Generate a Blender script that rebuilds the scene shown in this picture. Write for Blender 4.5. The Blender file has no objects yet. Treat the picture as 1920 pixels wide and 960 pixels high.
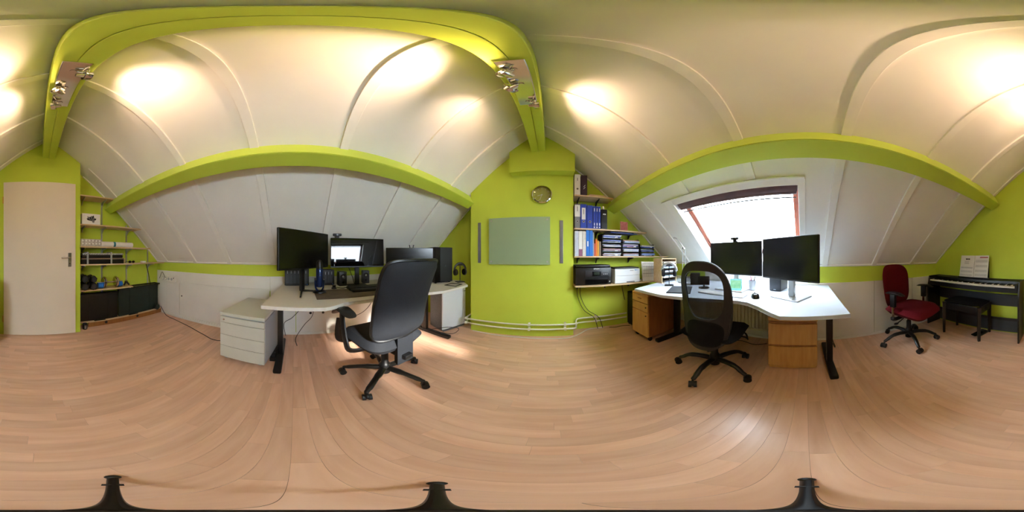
import bpy, bmesh, math, random
from mathutils import Matrix, Vector, Euler
random.seed(7)
S = bpy.context.scene
COL = S.collection
PI = math.pi
R = math.radians

# ------------------------------------------------------------------ camera, world, sun, exposure
cd = bpy.data.cameras.new('camera')
cam = bpy.data.objects.new('camera', cd)
COL.objects.link(cam)
cd.type = 'PANO'
try:
    cd.panorama_type = 'EQUIRECTANGULAR'
except Exception:
    cd.cycles.panorama_type = 'EQUIRECTANGULAR'
cd.clip_start = 0.01
cam.location = (0, 0, 1.06)
cam.rotation_euler = (R(90), 0, R(13.406))
S.camera = cam

w = bpy.data.worlds.new('World')
S.world = w
w.use_nodes = True
bg = w.node_tree.nodes['Background']
bg.inputs['Color'].default_value = (0.78, 0.89, 1.0, 1)
bg.inputs['Strength'].default_value = 15.0

sd = bpy.data.lights.new('sun', 'SUN')
sd.energy = 7.0
sd.angle = R(4.5)
sd.color = (1.0, 0.93, 0.84)
sun = bpy.data.objects.new('sun', sd)
COL.objects.link(sun)
sun_dir = Vector((-3.2, 0.33, -1.40))           # where the sunlight travels
sun.rotation_euler = sun_dir.to_track_quat('-Z', 'Y').to_euler()
sun.location = (6, -1, 5)

S.view_settings.view_transform = 'Standard'
S.view_settings.look = 'None'
S.view_settings.gamma = 1.0
S.view_settings.use_curve_mapping = False
S.view_settings.exposure = 1.38
S.cycles.use_denoising = True
S.cycles.adaptive_threshold = 0.025
S.cycles.max_bounces = 8
S.cycles.diffuse_bounces = 5
S.cycles.glossy_bounces = 3
S.cycles.sample_clamp_indirect = 6.0

HALOGEN_W = 11.5
# ------------------------------------------------------------------ materials
def lin(c):
    return tuple(((v / 255.0) / 12.92 if v / 255.0 <= 0.04045 else ((v / 255.0 + 0.055) / 1.055) ** 2.4) for v in c) + (1.0,)

def mat(name, rgb, rough=0.5, metal=0.0, spec=0.5, var=0.0, scale=8.0, stretch=(1, 1, 1), bump=0.0, bscale=60.0, coat=0.0, coords='Object', rgb2=None, objrand=0.0, emit=None, attr=None):
    m = bpy.data.materials.new(name)
    m.use_nodes = True
    nt = m.node_tree
    N, Lk = nt.nodes, nt.links
    b = N['Principled BSDF']
    col = lin(rgb)
    b.inputs['Base Color'].default_value = col
    b.inputs['Roughness'].default_value = rough
    b.inputs['Metallic'].default_value = metal
    b.inputs['Specular IOR Level'].default_value = spec
    b.inputs['Coat Weight'].default_value = coat
    if emit:
        b.inputs['Emission Color'].default_value = lin(emit[0])
        b.inputs['Emission Strength'].default_value = emit[1]
    if var or bump or objrand:
        tc = N.new('ShaderNodeTexCoord')
        mp = N.new('ShaderNodeMapping')
        mp.inputs['Scale'].default_value = stretch
        Lk.new(tc.outputs[coords], mp.inputs['Vector'])
    if var or objrand:
        no = N.new('ShaderNodeTexNoise')
        no.inputs['Scale'].default_value = scale
        no.inputs['Detail'].default_value = 5
        vec = mp.outputs['Vector']
        if objrand or attr:
            if attr:
                oi = N.new('ShaderNodeAttribute'); oi.attribute_name = attr; rnd = oi.outputs['Fac']
            else:
                oi = N.new('ShaderNodeObjectInfo'); rnd = oi.outputs['Random']
            ad = N.new('ShaderNodeVectorMath'); ad.operation = 'MULTIPLY_ADD'
            cmb = N.new('ShaderNodeCombineXYZ')
            for k in range(3): Lk.new(rnd, cmb.inputs[k])
            ad.inputs[1].default_value = (37, 53, 71)
            Lk.new(cmb.outputs[0], ad.inputs[0]); Lk.new(vec, ad.inputs[2])
            vec = ad.outputs[0]
        Lk.new(vec, no.inputs['Vector'])
        mx = N.new('ShaderNodeMix'); mx.data_type = 'RGBA'
        c2 = lin(rgb2) if rgb2 else tuple(max(0, v * (1 - var)) for v in col[:3]) + (1,)
        c1 = col if rgb2 else tuple(min(1, v * (1 + var * 0.5)) for v in col[:3]) + (1,)
        mx.inputs['A'].default_value = c1
        mx.inputs['B'].default_value = c2
        rp = N.new('ShaderNodeMapRange')
        rp.inputs['From Min'].default_value = 0.3; rp.inputs['From Max'].default_value = 0.7
        Lk.new(no.outputs['Fac'], rp.inputs['Value'])
        Lk.new(rp.outputs['Result'], mx.inputs['Factor'])
        out = mx.outputs['Result']
        if objrand:
            hs = N.new('ShaderNodeHueSaturation')
            mr = N.new('ShaderNodeMapRange')
            mr.inputs['To Min'].default_value = 1 - objrand; mr.inputs['To Max'].default_value = 1 + objrand
            Lk.new(rnd, mr.inputs['Value']); Lk.new(mr.outputs['Result'], hs.inputs['Value'])
            Lk.new(out, hs.inputs['Color']); out = hs.outputs['Color']
        Lk.new(out, b.inputs['Base Color'])
    if bump:
        nb = N.new('ShaderNodeTexNoise'); nb.inputs['Scale'].default_value = bscale; nb.inputs['Detail'].default_value = 4
        Lk.new(mp.outputs['Vector'], nb.inputs['Vector'])
        bp = N.new('ShaderNodeBump'); bp.inputs['Strength'].default_value = bump; bp.inputs['Distance'].default_value = 0.004
        Lk.new(nb.outputs['Fac'], bp.inputs['Height']); Lk.new(bp.outputs['Normal'], b.inputs['Normal'])
    return m

M = {}
M['lime'] = mat('lime_paint', (196, 213, 74), 0.75, spec=0.25, var=0.05, scale=3, bump=0.12, bscale=120)
M['limebeam'] = mat('lime_gloss_paint', (194, 213, 74), 0.42, spec=0.4, var=0.05, scale=4, bump=0.08, bscale=70)
M['ceil'] = mat('white_ceiling_board', (240, 238, 233), 0.55, spec=0.3, var=0.03, scale=3, bump=0.06, bscale=90)
M['batten'] = mat('white_batten_paint', (243, 241, 236), 0.45, spec=0.35, var=0.03)
M['white'] = mat('white_gloss_paint', (232, 229, 222), 0.4, spec=0.4, var=0.03, scale=5)
M['door'] = mat('cream_white_door_paint', (228, 216, 200), 0.42, spec=0.4, var=0.03, scale=3)
M['plank'] = mat('beech_laminate', (230, 188, 160), 0.3, spec=0.45, var=0.2, scale=2.4, stretch=(1.2, 9, 9), rgb2=(216, 168, 138), objrand=0.08)
M['plank_far'] = mat('beech_laminate_far', (230, 188, 160), 0.3, spec=0.45, var=0.2, scale=2.4, stretch=(1.2, 9, 9), rgb2=(216, 168, 138), objrand=0.08, attr='tint')
M['subfloor'] = mat('floor_joint_brown', (120, 88, 64), 0.7)
M['desk'] = mat('pale_grey_desk_laminate', (214, 208, 198), 0.4, spec=0.4, var=0.03, scale=60)
M['deskw'] = mat('white_desk_laminate', (186, 194, 205), 0.35, spec=0.45, var=0.02, scale=60)
M['appl'] = mat('white_appliance_plastic', (226, 230, 234), 0.35, spec=0.45, var=0.02, scale=60)
M['grey_steel'] = mat('light_grey_enamel', (206, 204, 192), 0.45, var=0.03)
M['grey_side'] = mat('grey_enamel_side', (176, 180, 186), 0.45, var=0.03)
M['blk'] = mat('black_plastic', (11, 11, 12), 0.42, var=0.15, scale=20)
M['blkg'] = mat('black_gloss_plastic', (10, 10, 12), 0.18, var=0.1, scale=10)
M['blksteel'] = mat('black_painted_steel', (13, 12, 11), 0.38, var=0.2, scale=12)
M['blkwood'] = mat('black_stained_wood', (12, 10, 9), 0.38, var=0.3, scale=5, stretch=(3, 3, 14))
M['fabric_k'] = mat('black_woven_fabric', (17, 17, 19), 0.9, spec=0.15, var=0.25, scale=180, bump=0.25, bscale=400)
M['fabric_b'] = mat('dark_blue_black_fabric', (32, 35, 41), 0.75, spec=0.3, var=0.2, scale=180, bump=0.2, bscale=400)
M['red'] = mat('dark_red_woven_fabric', (92, 14, 24), 0.9, spec=0.15, var=0.25, scale=150, bump=0.3, bscale=350)
M['chrome'] = mat('polished_chrome', (215, 212, 205), 0.12, 1.0, var=0.04, scale=6)
M['steel'] = mat('brushed_steel', (172, 170, 164), 0.3, 1.0, var=0.1, scale=9, stretch=(1, 1, 30))
M['alu'] = mat('silver_aluminium', (196, 198, 202), 0.32, 0.85, var=0.05)
M['birch'] = mat('birch_melamine', (216, 190, 152), 0.5, var=0.12, scale=5, stretch=(1, 9, 9), rgb2=(202, 172, 132))
M['beech'] = mat('beech_veneer_orange', (206, 156, 92), 0.42, var=0.2, scale=4, stretch=(9, 9, 1), rgb2=(190, 136, 74))
M['beechd'] = mat('beech_veneer_dark', (150, 96, 48), 0.45, var=0.2, scale=4, stretch=(9, 9, 1))
M['mahog'] = mat('red_brown_pine_frame', (150, 74, 44), 0.4, var=0.3, scale=5, stretch=(1, 1, 1), rgb2=(112, 48, 30))
M['blind'] = mat('dark_brown_blind_cassette', (84, 46, 40), 0.6, var=0.35, scale=9, rgb2=(60, 30, 28))
M['screen'] = mat('black_lcd_glass', (6, 6, 8), 0.12, spec=0.5, var=0.1)
M['paper'] = mat('white_paper', (232, 230, 226), 0.7, var=0.03)
M['cream'] = mat('cream_paint_radiator', (212, 202, 176), 0.45, var=0.03)
M['pipe'] = mat('cream_pipe_paint', (222, 222, 196), 0.4, var=0.04)
M['blue'] = mat('royal_blue_plastic', (28, 62, 168), 0.42, var=0.12)
M['blue2'] = mat('bright_blue_plastic', (24, 110, 206), 0.4, var=0.1)
M['navy'] = mat('midnight_blue_metal', (30, 48, 92), 0.28, 0.6, var=0.12)
M['grey'] = mat('mid_grey_card', (120, 120, 122), 0.6, var=0.2, scale=70)
M['ltgrey'] = mat('light_grey_plastic', (176, 178, 184), 0.45, var=0.06)
M['dkgrey'] = mat('dark_grey_plastic', (46, 48, 54), 0.45, var=0.12)
M['purple'] = mat('aubergine_card', (52, 32, 58), 0.5, var=0.15)
M['mauve'] = mat('mauve_card', (142, 88, 118), 0.6, var=0.1)
M['orange'] = mat('orange_card', (228, 118, 36), 0.55, var=0.12)
M['yellow'] = mat('amber_card', (226, 164, 40), 0.55, var=0.12)
M['salmon'] = mat('salmon_card', (206, 96, 78), 0.55, var=0.12)
M['brown'] = mat('taupe_card', (132, 112, 96), 0.6, var=0.15)
M['pink'] = mat('pink_print', (200, 122, 112), 0.6, var=0.35, scale=60, rgb2=(168, 70, 70))
M['teal'] = mat('pale_teal_card', (120, 190, 190), 0.5, var=0.08)
M['greenprint'] = mat('green_print', (96, 160, 116), 0.5, var=0.3, scale=30, rgb2=(140, 186, 150))
M['dkgreen'] = mat('dark_green_plastic', (10, 32, 30), 0.35, var=0.2)
M['strip'] = mat('grey_metal_strip', (138, 140, 142), 0.35, 0.7, var=0.12)
M['ink'] = mat('black_print', (26, 26, 30), 0.7, var=0.1)
M['greyink'] = mat('grey_print', (120, 118, 122), 0.7, var=0.1)
M['redink'] = mat('red_print', (176, 84, 92), 0.7, var=0.1)
M['blueink'] = mat('blue_print', (60, 140, 200), 0.7, var=0.1)
M['whiteink'] = mat('white_print', (226, 228, 230), 0.6, var=0.02)
M['mat'] = mat('brown_desk_mat', (96, 84, 70), 0.7, var=0.3, scale=8)
M['dial'] = mat('olive_clock_dial', (150, 152, 64), 0.4, var=0.08)
M['carton'] = mat('white_patterned_carton', (206, 198, 190), 0.6, var=0.4, scale=36, rgb2=(160, 150, 146))
M['zigzag'] = mat('white_plait', (206, 206, 200), 0.6, var=0.1)
M['gold'] = mat('brass', (196, 160, 80), 0.3, 1.0, var=0.05)
M['key_w'] = mat('ivory_key', (226, 220, 212), 0.3, var=0.03)
M['bulb'] = mat('halogen_bulb', (255, 240, 210), 0.3, emit=((255, 214, 150), 60.0), var=0.02)
M['lcd'] = mat('small_display_glass', (44, 54, 40), 0.2, var=0.4, scale=40)
for key, rgb in dict(p1=(200, 206, 222), p2=(170, 190, 214), p3=(216, 212, 206), p4=(150, 160, 176), p5=(196, 150, 150)).items():
    M[key] = mat('paper_tint_' + key, rgb, 0.7, var=0.15, scale=40)

def glass_mat(name, tint, gloss_rough, fac):
    m = bpy.data.materials.new(name); m.use_nodes = True
    N, Lk = m.node_tree.nodes, m.node_tree.links
    N.remove(N['Principled BSDF'])
    tr = N.new('ShaderNodeBsdfTransparent'); tr.inputs['Color'].default_value = tint
    gl = N.new('ShaderNodeBsdfGlossy'); gl.inputs['Roughness'].default_value = gloss_rough
    fr = N.new('ShaderNodeLayerWeight'); fr.inputs['Blend'].default_value = 0.5
    pw = N.new('ShaderNodeMath'); pw.operation = 'POWER'; pw.inputs[1].default_value = 5.0
    ml = N.new('ShaderNodeMath'); ml.operation = 'MULTIPLY_ADD'; ml.inputs[1].default_value = 0.9 * fac; ml.inputs[2].default_value = 0.03
    mx = N.new('ShaderNodeMixShader')
    Lk.new(fr.outputs['Facing'], pw.inputs[0]); Lk.new(pw.outputs[0], ml.inputs[0]); Lk.new(ml.outputs[0], mx.inputs[0])
    Lk.new(tr.outputs[0], mx.inputs[1]); Lk.new(gl.outputs[0], mx.inputs[2])
    Lk.new(mx.outputs[0], N['Material Output'].inputs['Surface'])
    return m
M['glass'] = glass_mat('clear_window_glass', (0.97, 0.98, 0.98, 1), 0.01, 1.0)
M['clockglass'] = glass_mat('clock_cover_glass', (0.96, 0.97, 0.95, 1), 0.05, 1.0)

def frosted():
    m = bpy.data.materials.new('frosted_green_glass'); m.use_nodes = True
    N, Lk = m.node_tree.nodes, m.node_tree.links
    b = N['Principled BSDF']
    b.inputs['Base Color'].default_value = lin((168, 190, 152)); b.inputs['Roughness'].default_value = 0.22
    tr = N.new('ShaderNodeBsdfTransparent'); tr.inputs['Color'].default_value = (0.75, 0.85, 0.75, 1)
    mx = N.new('ShaderNodeMixShader'); mx.inputs[0].default_value = 0.22
    no = N.new('ShaderNodeTexNoise'); no.inputs['Scale'].default_value = 300
    bp = N.new('ShaderNodeBump'); bp.inputs['Strength'].default_value = 0.04
    Lk.new(no.outputs['Fac'], bp.inputs['Height']); Lk.new(bp.outputs['Normal'], b.inputs['Normal'])
    Lk.new(b.outputs[0], mx.inputs[1]); Lk.new(tr.outputs[0], mx.inputs[2])
    Lk.new(mx.outputs[0], N['Material Output'].inputs['Surface'])
    return m
M['frosted'] = frosted()

def mesh_fabric():
    m = bpy.data.materials.new('sheer_black_mesh'); m.use_nodes = True
    N, Lk = m.node_tree.nodes, m.node_tree.links
    b = N['Principled BSDF']
    b.inputs['Base Color'].default_value = lin((26, 26, 30)); b.inputs['Roughness'].default_value = 0.8
    tr = N.new('ShaderNodeBsdfTransparent')
    tc = N.new('ShaderNodeTexCoord')
    wv = N.new('ShaderNodeTexWave'); wv.inputs['Scale'].default_value = 160; wv.bands_direction = 'Z'
    wx = N.new('ShaderNodeTexWave'); wx.inputs['Scale'].default_value = 160; wx.bands_direction = 'X'
    mxm = N.new('ShaderNodeMath'); mxm.operation = 'MAXIMUM'
    rp = N.new('ShaderNodeMapRange')
    rp.inputs['From Min'].default_value = 0.3; rp.inputs['From Max'].default_value = 1.0
    rp.inputs['To Min'].default_value = 0.3; rp.inputs['To Max'].default_value = 0.72
    Lk.new(tc.outputs['Object'], wv.inputs['Vector']); Lk.new(tc.outputs['Object'], wx.inputs['Vector'])
    Lk.new(wv.outputs['Fac'], mxm.inputs[0]); Lk.new(wx.outputs['Fac'], mxm.inputs[1])
    Lk.new(mxm.outputs[0], rp.inputs['Value'])
    mx = N.new('ShaderNodeMixShader')
    Lk.new(rp.outputs['Result'], mx.inputs[0]); Lk.new(tr.outputs[0], mx.inputs[1]); Lk.new(b.outputs[0], mx.inputs[2])
    Lk.new(mx.outputs[0], N['Material Output'].inputs['Surface'])
    return m
M['sheer'] = mesh_fabric()

# ------------------------------------------------------------------ builders
I4 = Matrix.Identity(4)
def frame(loc=(0, 0, 0), rz=0.0, rx=0.0, ry=0.0):
    return Matrix.Translation(loc) @ Euler((rx, ry, rz), 'XYZ').to_matrix().to_4x4()

class B:
    """collects shapes in one bmesh"""
    def __init__(s, m=I4):
        s.bm = bmesh.new(); s.m = m
    def _add(s, verts, faces, m=None):
        mm = s.m if m is None else s.m @ m
        vs = [s.bm.verts.new(mm @ Vector(v)) for v in verts]
        fs = []
        for f in faces:
            try: fs.append(s.bm.faces.new([vs[i] for i in f]))
            except ValueError: pass
        return vs, fs
    def box(s, lo, hi, bev=0.0, m=None, seg=2):
        x0, y0, z0 = lo; x1, y1, z1 = hi
        v = [(x0, y0, z0), (x1, y0, z0), (x1, y1, z0), (x0, y1, z0), (x0, y0, z1), (x1, y0, z1), (x1, y1, z1), (x0, y1, z1)]
        f = [(0, 3, 2, 1), (4, 5, 6, 7), (0, 1, 5, 4), (1, 2, 6, 5), (2, 3, 7, 6), (3, 0, 4, 7)]
        vs, fs = s._add(v, f, m)
        if bev:
            es = list({e for q in fs for e in q.edges})
            bmesh.ops.bevel(s.bm, geom=es, offset=bev, segments=seg, profile=0.5, affect='EDGES', clamp_overlap=True)
        return s
    def cbox(s, c, d, bev=0.0, m=None, seg=2):
        return s.box([c[i] - d[i] / 2 for i in range(3)], [c[i] + d[i] / 2 for i in range(3)], bev, m, seg)
    def prism(s, poly, z0, z1, bev=0.0, m=None):
        n = len(poly)
        v = [(p[0], p[1], z0) for p in poly] + [(p[0], p[1], z1) for p in poly]
        f = [tuple(range(n - 1, -1, -1)), tuple(range(n, 2 * n))] + [(i, (i + 1) % n, n + (i + 1) % n, n + i) for i in range(n)]
        vs, fs = s._add(v, f, m)
        if bev:
            es = [e for q in fs[:2] for e in q.edges]
            bmesh.ops.bevel(s.bm, geom=es, offset=bev, segments=2, profile=0.5, affect='EDGES', clamp_overlap=True)
        return s
    def cyl(s, p0, p1, r0, r1=None, seg=16, m=None, caps=True):
        r1 = r0 if r1 is None else r1
        p0, p1 = Vector(p0), Vector(p1)
        d = (p1 - p0).normalized()
        a = d.orthogonal().normalized(); b = d.cross(a)
        v = []
        for p, r in ((p0, r0), (p1, r1)):
            for i in range(seg):
                t = 2 * PI * i / seg
                v.append(p + (a * math.cos(t) + b * math.sin(t)) * r)
        f = [(i, (i + 1) % seg, seg + (i + 1) % seg, seg + i) for i in range(seg)]
        if caps: f += [tuple(range(seg - 1, -1, -1)), tuple(range(seg, 2 * seg))]
        s._add(v, f, m); return s
    def tube(s, pts, r, seg=8, closed=False, m=None, rb=None, up=None):
        """round (or oval, rb) section swept along pts; r may be a list"""
        pts = [Vector(p) for p in pts]; n = len(pts)
        v = []; f = []
        prev = None
        for i, p in enumerate(pts):
            if closed: d = (pts[(i + 1) % n] - pts[i - 1])
            else: d = (pts[min(i + 1, n - 1)] - pts[max(i - 1, 0)])
            d.normalize()
            if up is not None:
                a = Vector(up) - d * d.dot(Vector(up)); a.normalize()
            elif prev is None: a = d.orthogonal().normalized()
            else:
                a = prev - d * d.dot(prev); a.normalize()
            prev = a; b = d.cross(a)
            ra = r[i] if isinstance(r, (list, tuple)) else r
            rbb = ra if rb is None else (rb[i] if isinstance(rb, (list, tuple)) else rb)
            for k in range(seg):
                t = 2 * PI * k / seg
                v.append(p + a * math.cos(t) * ra + b * math.sin(t) * rbb)
        rows = n if closed else n - 1
        for i in range(rows):
            j = (i + 1) % n
            for k in range(seg):
                f.append((i * seg + k, i * seg + (k + 1) % seg, j * seg + (k + 1) % seg, j * seg + k))
        if not closed:
            f += [tuple(range(seg - 1, -1, -1)), tuple(range((n - 1) * seg, n * seg))]
        s._add(v, f, m); return s
    def lathe(s, prof, c=(0, 0, 0), seg=24, m=None, ring=False):
        """prof: (r, z) pairs about the z axis at c"""
        v = []; f = []
        for r, z in prof:
            for k in range(seg):
                t = 2 * PI * k / seg
                v.append((c[0] + r * math.cos(t), c[1] + r * math.sin(t), c[2] + z))
        n = len(prof)
        for i in range(n if ring else n - 1):
            j = (i + 1) % n
            for k in range(seg):
                f.append((i * seg + k, i * seg + (k + 1) % seg, j * seg + (k + 1) % seg, j * seg + k))
        if not ring: f += [tuple(range(seg - 1, -1, -1)), tuple(range((n - 1) * seg, n * seg))]
        s._add(v, f, m); return s
    def ball(s, c, rad, seg=16, rings=10, m=None):
        if not isinstance(rad, (tuple, list)): rad = (rad,) * 3
        v = []; f = []
        for i in range(rings + 1):
            ph = PI * (i + 0.001) / (rings + 0.002) - PI / 2
            for k in range(seg):
                t = 2 * PI * k / seg
                v.append((c[0] + rad[0] * math.cos(ph) * math.cos(t), c[1] + rad[1] * math.cos(ph) * math.sin(t), c[2] + rad[2] * math.sin(ph)))
        for i in range(rings):
            for k in range(seg):
                f.append((i * seg + k, i * seg + (k + 1) % seg, (i + 1) * seg + (k + 1) % seg, (i + 1) * seg + k))
        f += [tuple(range(seg - 1, -1, -1)), tuple(range(rings * seg, (rings + 1) * seg))]
        s._add(v, f, m); return s
    def pillow(s, outline, tf, tb, fn, rings=6, seg=40, k=4.0):
        """cushion: outline(t)->(x,z); tf/tb = front/back thickness; fn(x,z,off)->(x,y,z)"""
        v = [fn(0, outline.c, tf), fn(0, outline.c, -tb)]
        f = []
        idx = {}
        def put(i, q, side):
            r = i / rings
            ox, oz = outline(2 * PI * q / seg)
            x = ox * r; z = outline.c + (oz - outline.c) * r
            th = (1 - r ** k) ** 0.5 if i < rings else 0
            key = (i, q, side if i < rings else 0)
            if key not in idx:
                idx[key] = len(v)
                v.append(fn(x, z, tf * th if side == 0 else -tb * th))
            return idx[key]
        for side in (0, 1):
            for q in range(seg):
                q2 = (q + 1) % seg
                a, b_ = put(1, q, side), put(1, q2, side)
                f.append((side, a, b_) if side == 0 else (side, b_, a))
                for i in range(1, rings):
                    a, b_, c, d = put(i, q, side), put(i, q2, side), put(i + 1, q2, side), put(i + 1, q, side)
                    f.append((d, c, b_, a) if side == 0 else (a, b_, c, d))
        s._add(v, f); return s
    def obj(s, name, material, parent=None, smooth=True, **tags):
        bm = s.bm
        bmesh.ops.recalc_face_normals(bm, faces=bm.faces)
        me = bpy.data.meshes.new(name)
        bm.to_mesh(me); bm.free()
        if smooth and len(me.polygons):
            me.polygons.foreach_set('use_smooth', [True] * len(me.polygons))
            me.set_sharp_from_angle(angle=R(38))
        me.materials.append(M[material] if isinstance(material, str) else material)
        o = bpy.data.objects.new(name, me)
        COL.objects.link(o)
        if parent is not None: o.parent = parent
        for k_, v_ in tags.items(): o[k_] = v_
        return o

def outline(w, z0, z1, n=4.0, wb=None, asym=0.0):
    """superellipse outline, width w at the top and wb at the bottom"""
    wb = w if wb is None else wb
    c = (z0 + z1) / 2; h = (z1 - z0) / 2
    def fn(t):
        ct, st = math.cos(t), math.sin(t)
        x = math.copysign(abs(ct) ** (2 / n), ct); z = math.copysign(abs(st) ** (2 / n), st)
        ww = wb + (w - wb) * (z + 1) / 2
        return x * ww / 2, c + z * h
    fn.c = c
    return fn

def thing(name, label, cat, loc=(0, 0, 0), rz=0.0, group=None, **extra):
    o = bpy.data.objects.new(name, None)
    COL.objects.link(o)
    o.empty_display_size = 0.1
    o.location = loc; o.rotation_euler = (0, 0, rz)
    o['label'] = label; o['category'] = cat
    if group: o['group'] = group
    for k, v in extra.items(): o[k] = v
    return o

def tag(o, label, cat, group=None):
    o['label'] = label; o['category'] = cat
    if group: o['group'] = group
    return o

def place(o, loc, rz=0.0):
    o.location = loc; o.rotation_euler = (0, 0, rz); return o

def copy_tree(o, parent=None):
    c = o.copy(); COL.objects.link(c); c.parent = parent
    for ch in list(o.children): copy_tree(ch, c)
    return c

def writing(s, size, m, material, name='lettering', parent=None, align='CENTER'):
    cu = bpy.data.curves.new(name, 'FONT'); cu.body = s; cu.size = size; cu.extrude = 0.0004; cu.align_x = align; cu.align_y = 'CENTER'
    t = bpy.data.objects.new(name, cu)
    me = bpy.data.meshes.new_from_object(t)
    bpy.data.objects.remove(t); bpy.data.curves.remove(cu)
    me.transform(m); me.materials.clear(); me.materials.append(M[material])
    o = bpy.data.objects.new(name, me); COL.objects.link(o)
    if parent is not None: o.parent = parent
    return o
def smoothpath(pts, n=6):
    """Catmull-Rom through pts"""
    P = [Vector(p) for p in pts]; out = []
    for i in range(len(P) - 1):
        p0 = P[max(i - 1, 0)]; p1 = P[i]; p2 = P[i + 1]; p3 = P[min(i + 2, len(P) - 1)]
        for k in range(n):
            t = k / n
            out.append(0.5 * ((2 * p1) + (p2 - p0) * t + (2 * p0 - 5 * p1 + 4 * p2 - p3) * t * t + (3 * p1 - p0 - 3 * p2 + p3) * t ** 3))
    out.append(P[-1]); return out
# ------------------------------------------------------------------ the room
XL, XR, ZL, ZR = -2.05, 1.88, 0.96, 0.95
KL, KR = 0.955, 0.913                      # roof pitches
RX, RZ = -0.135, 2.789
YB, YF = 2.18, -2.27                       # alcove back walls
def zl(x): return ZL + KL * (x - XL)
def zr(x): return ZR + KR * (XR - x)
aL, aR = math.atan(KL), math.atan(KR)
# slope frames: local (y, s up the slope, t inward)
def slope_frame(ox, oz, ux, uz, nx, nz):
    return Matrix(((0, ux, nx, ox), (1, 0, 0, 0), (0, uz, nz, oz), (0, 0, 0, 1)))
FL = slope_frame(XL, ZL, math.cos(aL), math.sin(aL), math.sin(aL), -math.cos(aL))
FR = slope_frame(XR, ZR, -math.cos(aR), math.sin(aR), -math.sin(aR), -math.cos(aR))
SL = (RX - XL) / math.cos(aL); SR = (XR - RX) / math.cos(aR)

def structure(o): o['kind'] = 'structure'; return o

# floor: sub-floor slab and laminate strips running across the room
floor = structure(B().box((-2.3, -2.5, -0.12), (2.1, 2.45, -0.0085)).obj('floor', 'subfloor', smooth=False))
strips = []
y = -2.30; row = 0
while y < 2.22:
    x = -2.1 - random.random() * 0.5
    while x < 1.95:
        ln = random.choice((0.34, 0.40, 0.46, 0.52, 0.60))
        x0, x1 = max(x, -2.1), min(x + ln, 1.95)
        if x1 - x0 > 0.02:
            strips.append((x0, x1, y, y + 0.0655))
        x += ln
    y += 0.0655; row += 1
strips.sort(key=lambda s: math.hypot((s[0] + s[1]) / 2, (s[2] + s[3]) / 2))
g = 0.0003
cache = {}
def plank_mesh(ln):
    key = round(ln, 3)
    if key not in cache:
        b = B().box((-key / 2 + g, -0.03275 + g, -0.008), (key / 2 - g, 0.03275 - g, 0.0))
        o = b.obj('plank', 'plank', smooth=False); me = o.data; bpy.data.objects.remove(o); cache[key] = me
    return cache[key]
for x0, x1, y0, y1 in strips[:300]:
    o = bpy.data.objects.new('plank', plank_mesh(x1 - x0)); COL.objects.link(o)
    o.location = ((x0 + x1) / 2, (y0 + y1) / 2, 0); o.parent = floor
b = B(); vals = []
for x0, x1, y0, y1 in strips[300:]:
    b.box((x0 + g, y0 + g, -0.008), (x1 - g, y1 - g, 0.0)); vals += [random.random()] * 8
o = b.obj('planks', 'plank_far', floor, smooth=False, kind='stuff')
at = o.data.attributes.new('tint', 'FLOAT', 'POINT')
at.data.foreach_set('value', vals)

# gable walls (x-z outlines extruded along y); the door wall and the clock wall stand slightly skew, as in the place
def gable(name, poly, y_at, depth, material='lime', parent=None):
    """poly of (x,z); y_at(x) front face; body goes on by depth (signed)"""
    b = B(); n = len(poly)
    v = [(p[0], y_at(p[0]), p[1]) for p in poly] + [(p[0], y_at(p[0]) + depth, p[1]) for p in poly]
    f = [tuple(range(n)), tuple(range(2 * n - 1, n - 1, -1))] + [(i, (i + 1) % n, n + (i + 1) % n, n + i) for i in range(n)]
    b._add(v, f)
    return b.obj(name, material, parent, smooth=False)
over = 0.06
def yfront(x): return -2.04 + (x + 0.54) * (0.12 / 2.44)
def yclock(x): return 1.93 + (x + 1.02) * (0.06 / 1.305)
wf = structure(gable('wall_front', [(-0.54, -0.1), (2.0, -0.1), (2.0, zr(2.0) + over), (RX, RZ + over), (-0.54, zl(-0.54) + over)], yfront, -0.45))
gable('alcove_wall', [(-2.2, -0.1), (-0.5, -0.1), (-0.5, zl(-0.5) + over), (-2.2, zl(-2.2) + over)], lambda x: YF, -0.12, parent=wf)
wb = structure(gable('wall_back', [(-2.2, -0.1), (2.05, -0.1), (2.05, zr(2.05) + over), (RX, RZ + over), (-2.2, zl(-2.2) + over)], lambda x: YB, 0.12))
gable('chimney_breast', [(-1.02, -0.1), (0.285, -0.1), (0.285, zr(0.285) + over), (RX, RZ + over), (-1.02, zl(-1.02) + over)], yclock, 0.30, parent=wb)
gable('beam_support', [(-0.47, 2.13), (0.283, 2.13), (0.283, zr(0.283) + 0.02), (RX, RZ + 0.02), (-0.47, zl(-0.47) + 0.02)], lambda x: 1.845, 0.2, parent=wb)

# knee walls
wl = structure(B().box((XL - 0.14, YF - 0.1, -0.1), (XL, YB + 0.1, ZL + 0.02)).obj('wall_left', 'lime', smooth=False))
for y0, y1 in ((YF, -1.735), (-0.30, 0.02), (0.024, 0.60), (0.604, 1.22), (1.224, YB)):
    B().box((XL, y0 + 0.001, 0.0), (XL + 0.016, y1 - 0.001, 0.80), 0.002).obj('wall_panel', 'white', wl, smooth=False)
B().box((XL, -1.735, 0.62), (XL + 0.016, -0.301, 0.80), 0.002).obj('wall_panel', 'white', wl, smooth=False)
B().box((XL, -1.735, 0.0), (XL + 0.016, -0.301, 0.045), 0.002).obj('wall_panel', 'white', wl, smooth=False)
ht = B().box((XL + 0.001, -1.727, 0.05), (XL + 0.013, -0.309, 0.612), 0.002).obj('hatch', 'white', wl, smooth=False)
B().cyl((XL + 0.012, -1.68, 0.40), (XL + 0.0145, -1.68, 0.40), 0.012).obj('finger_hole', 'ink', ht)
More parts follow.
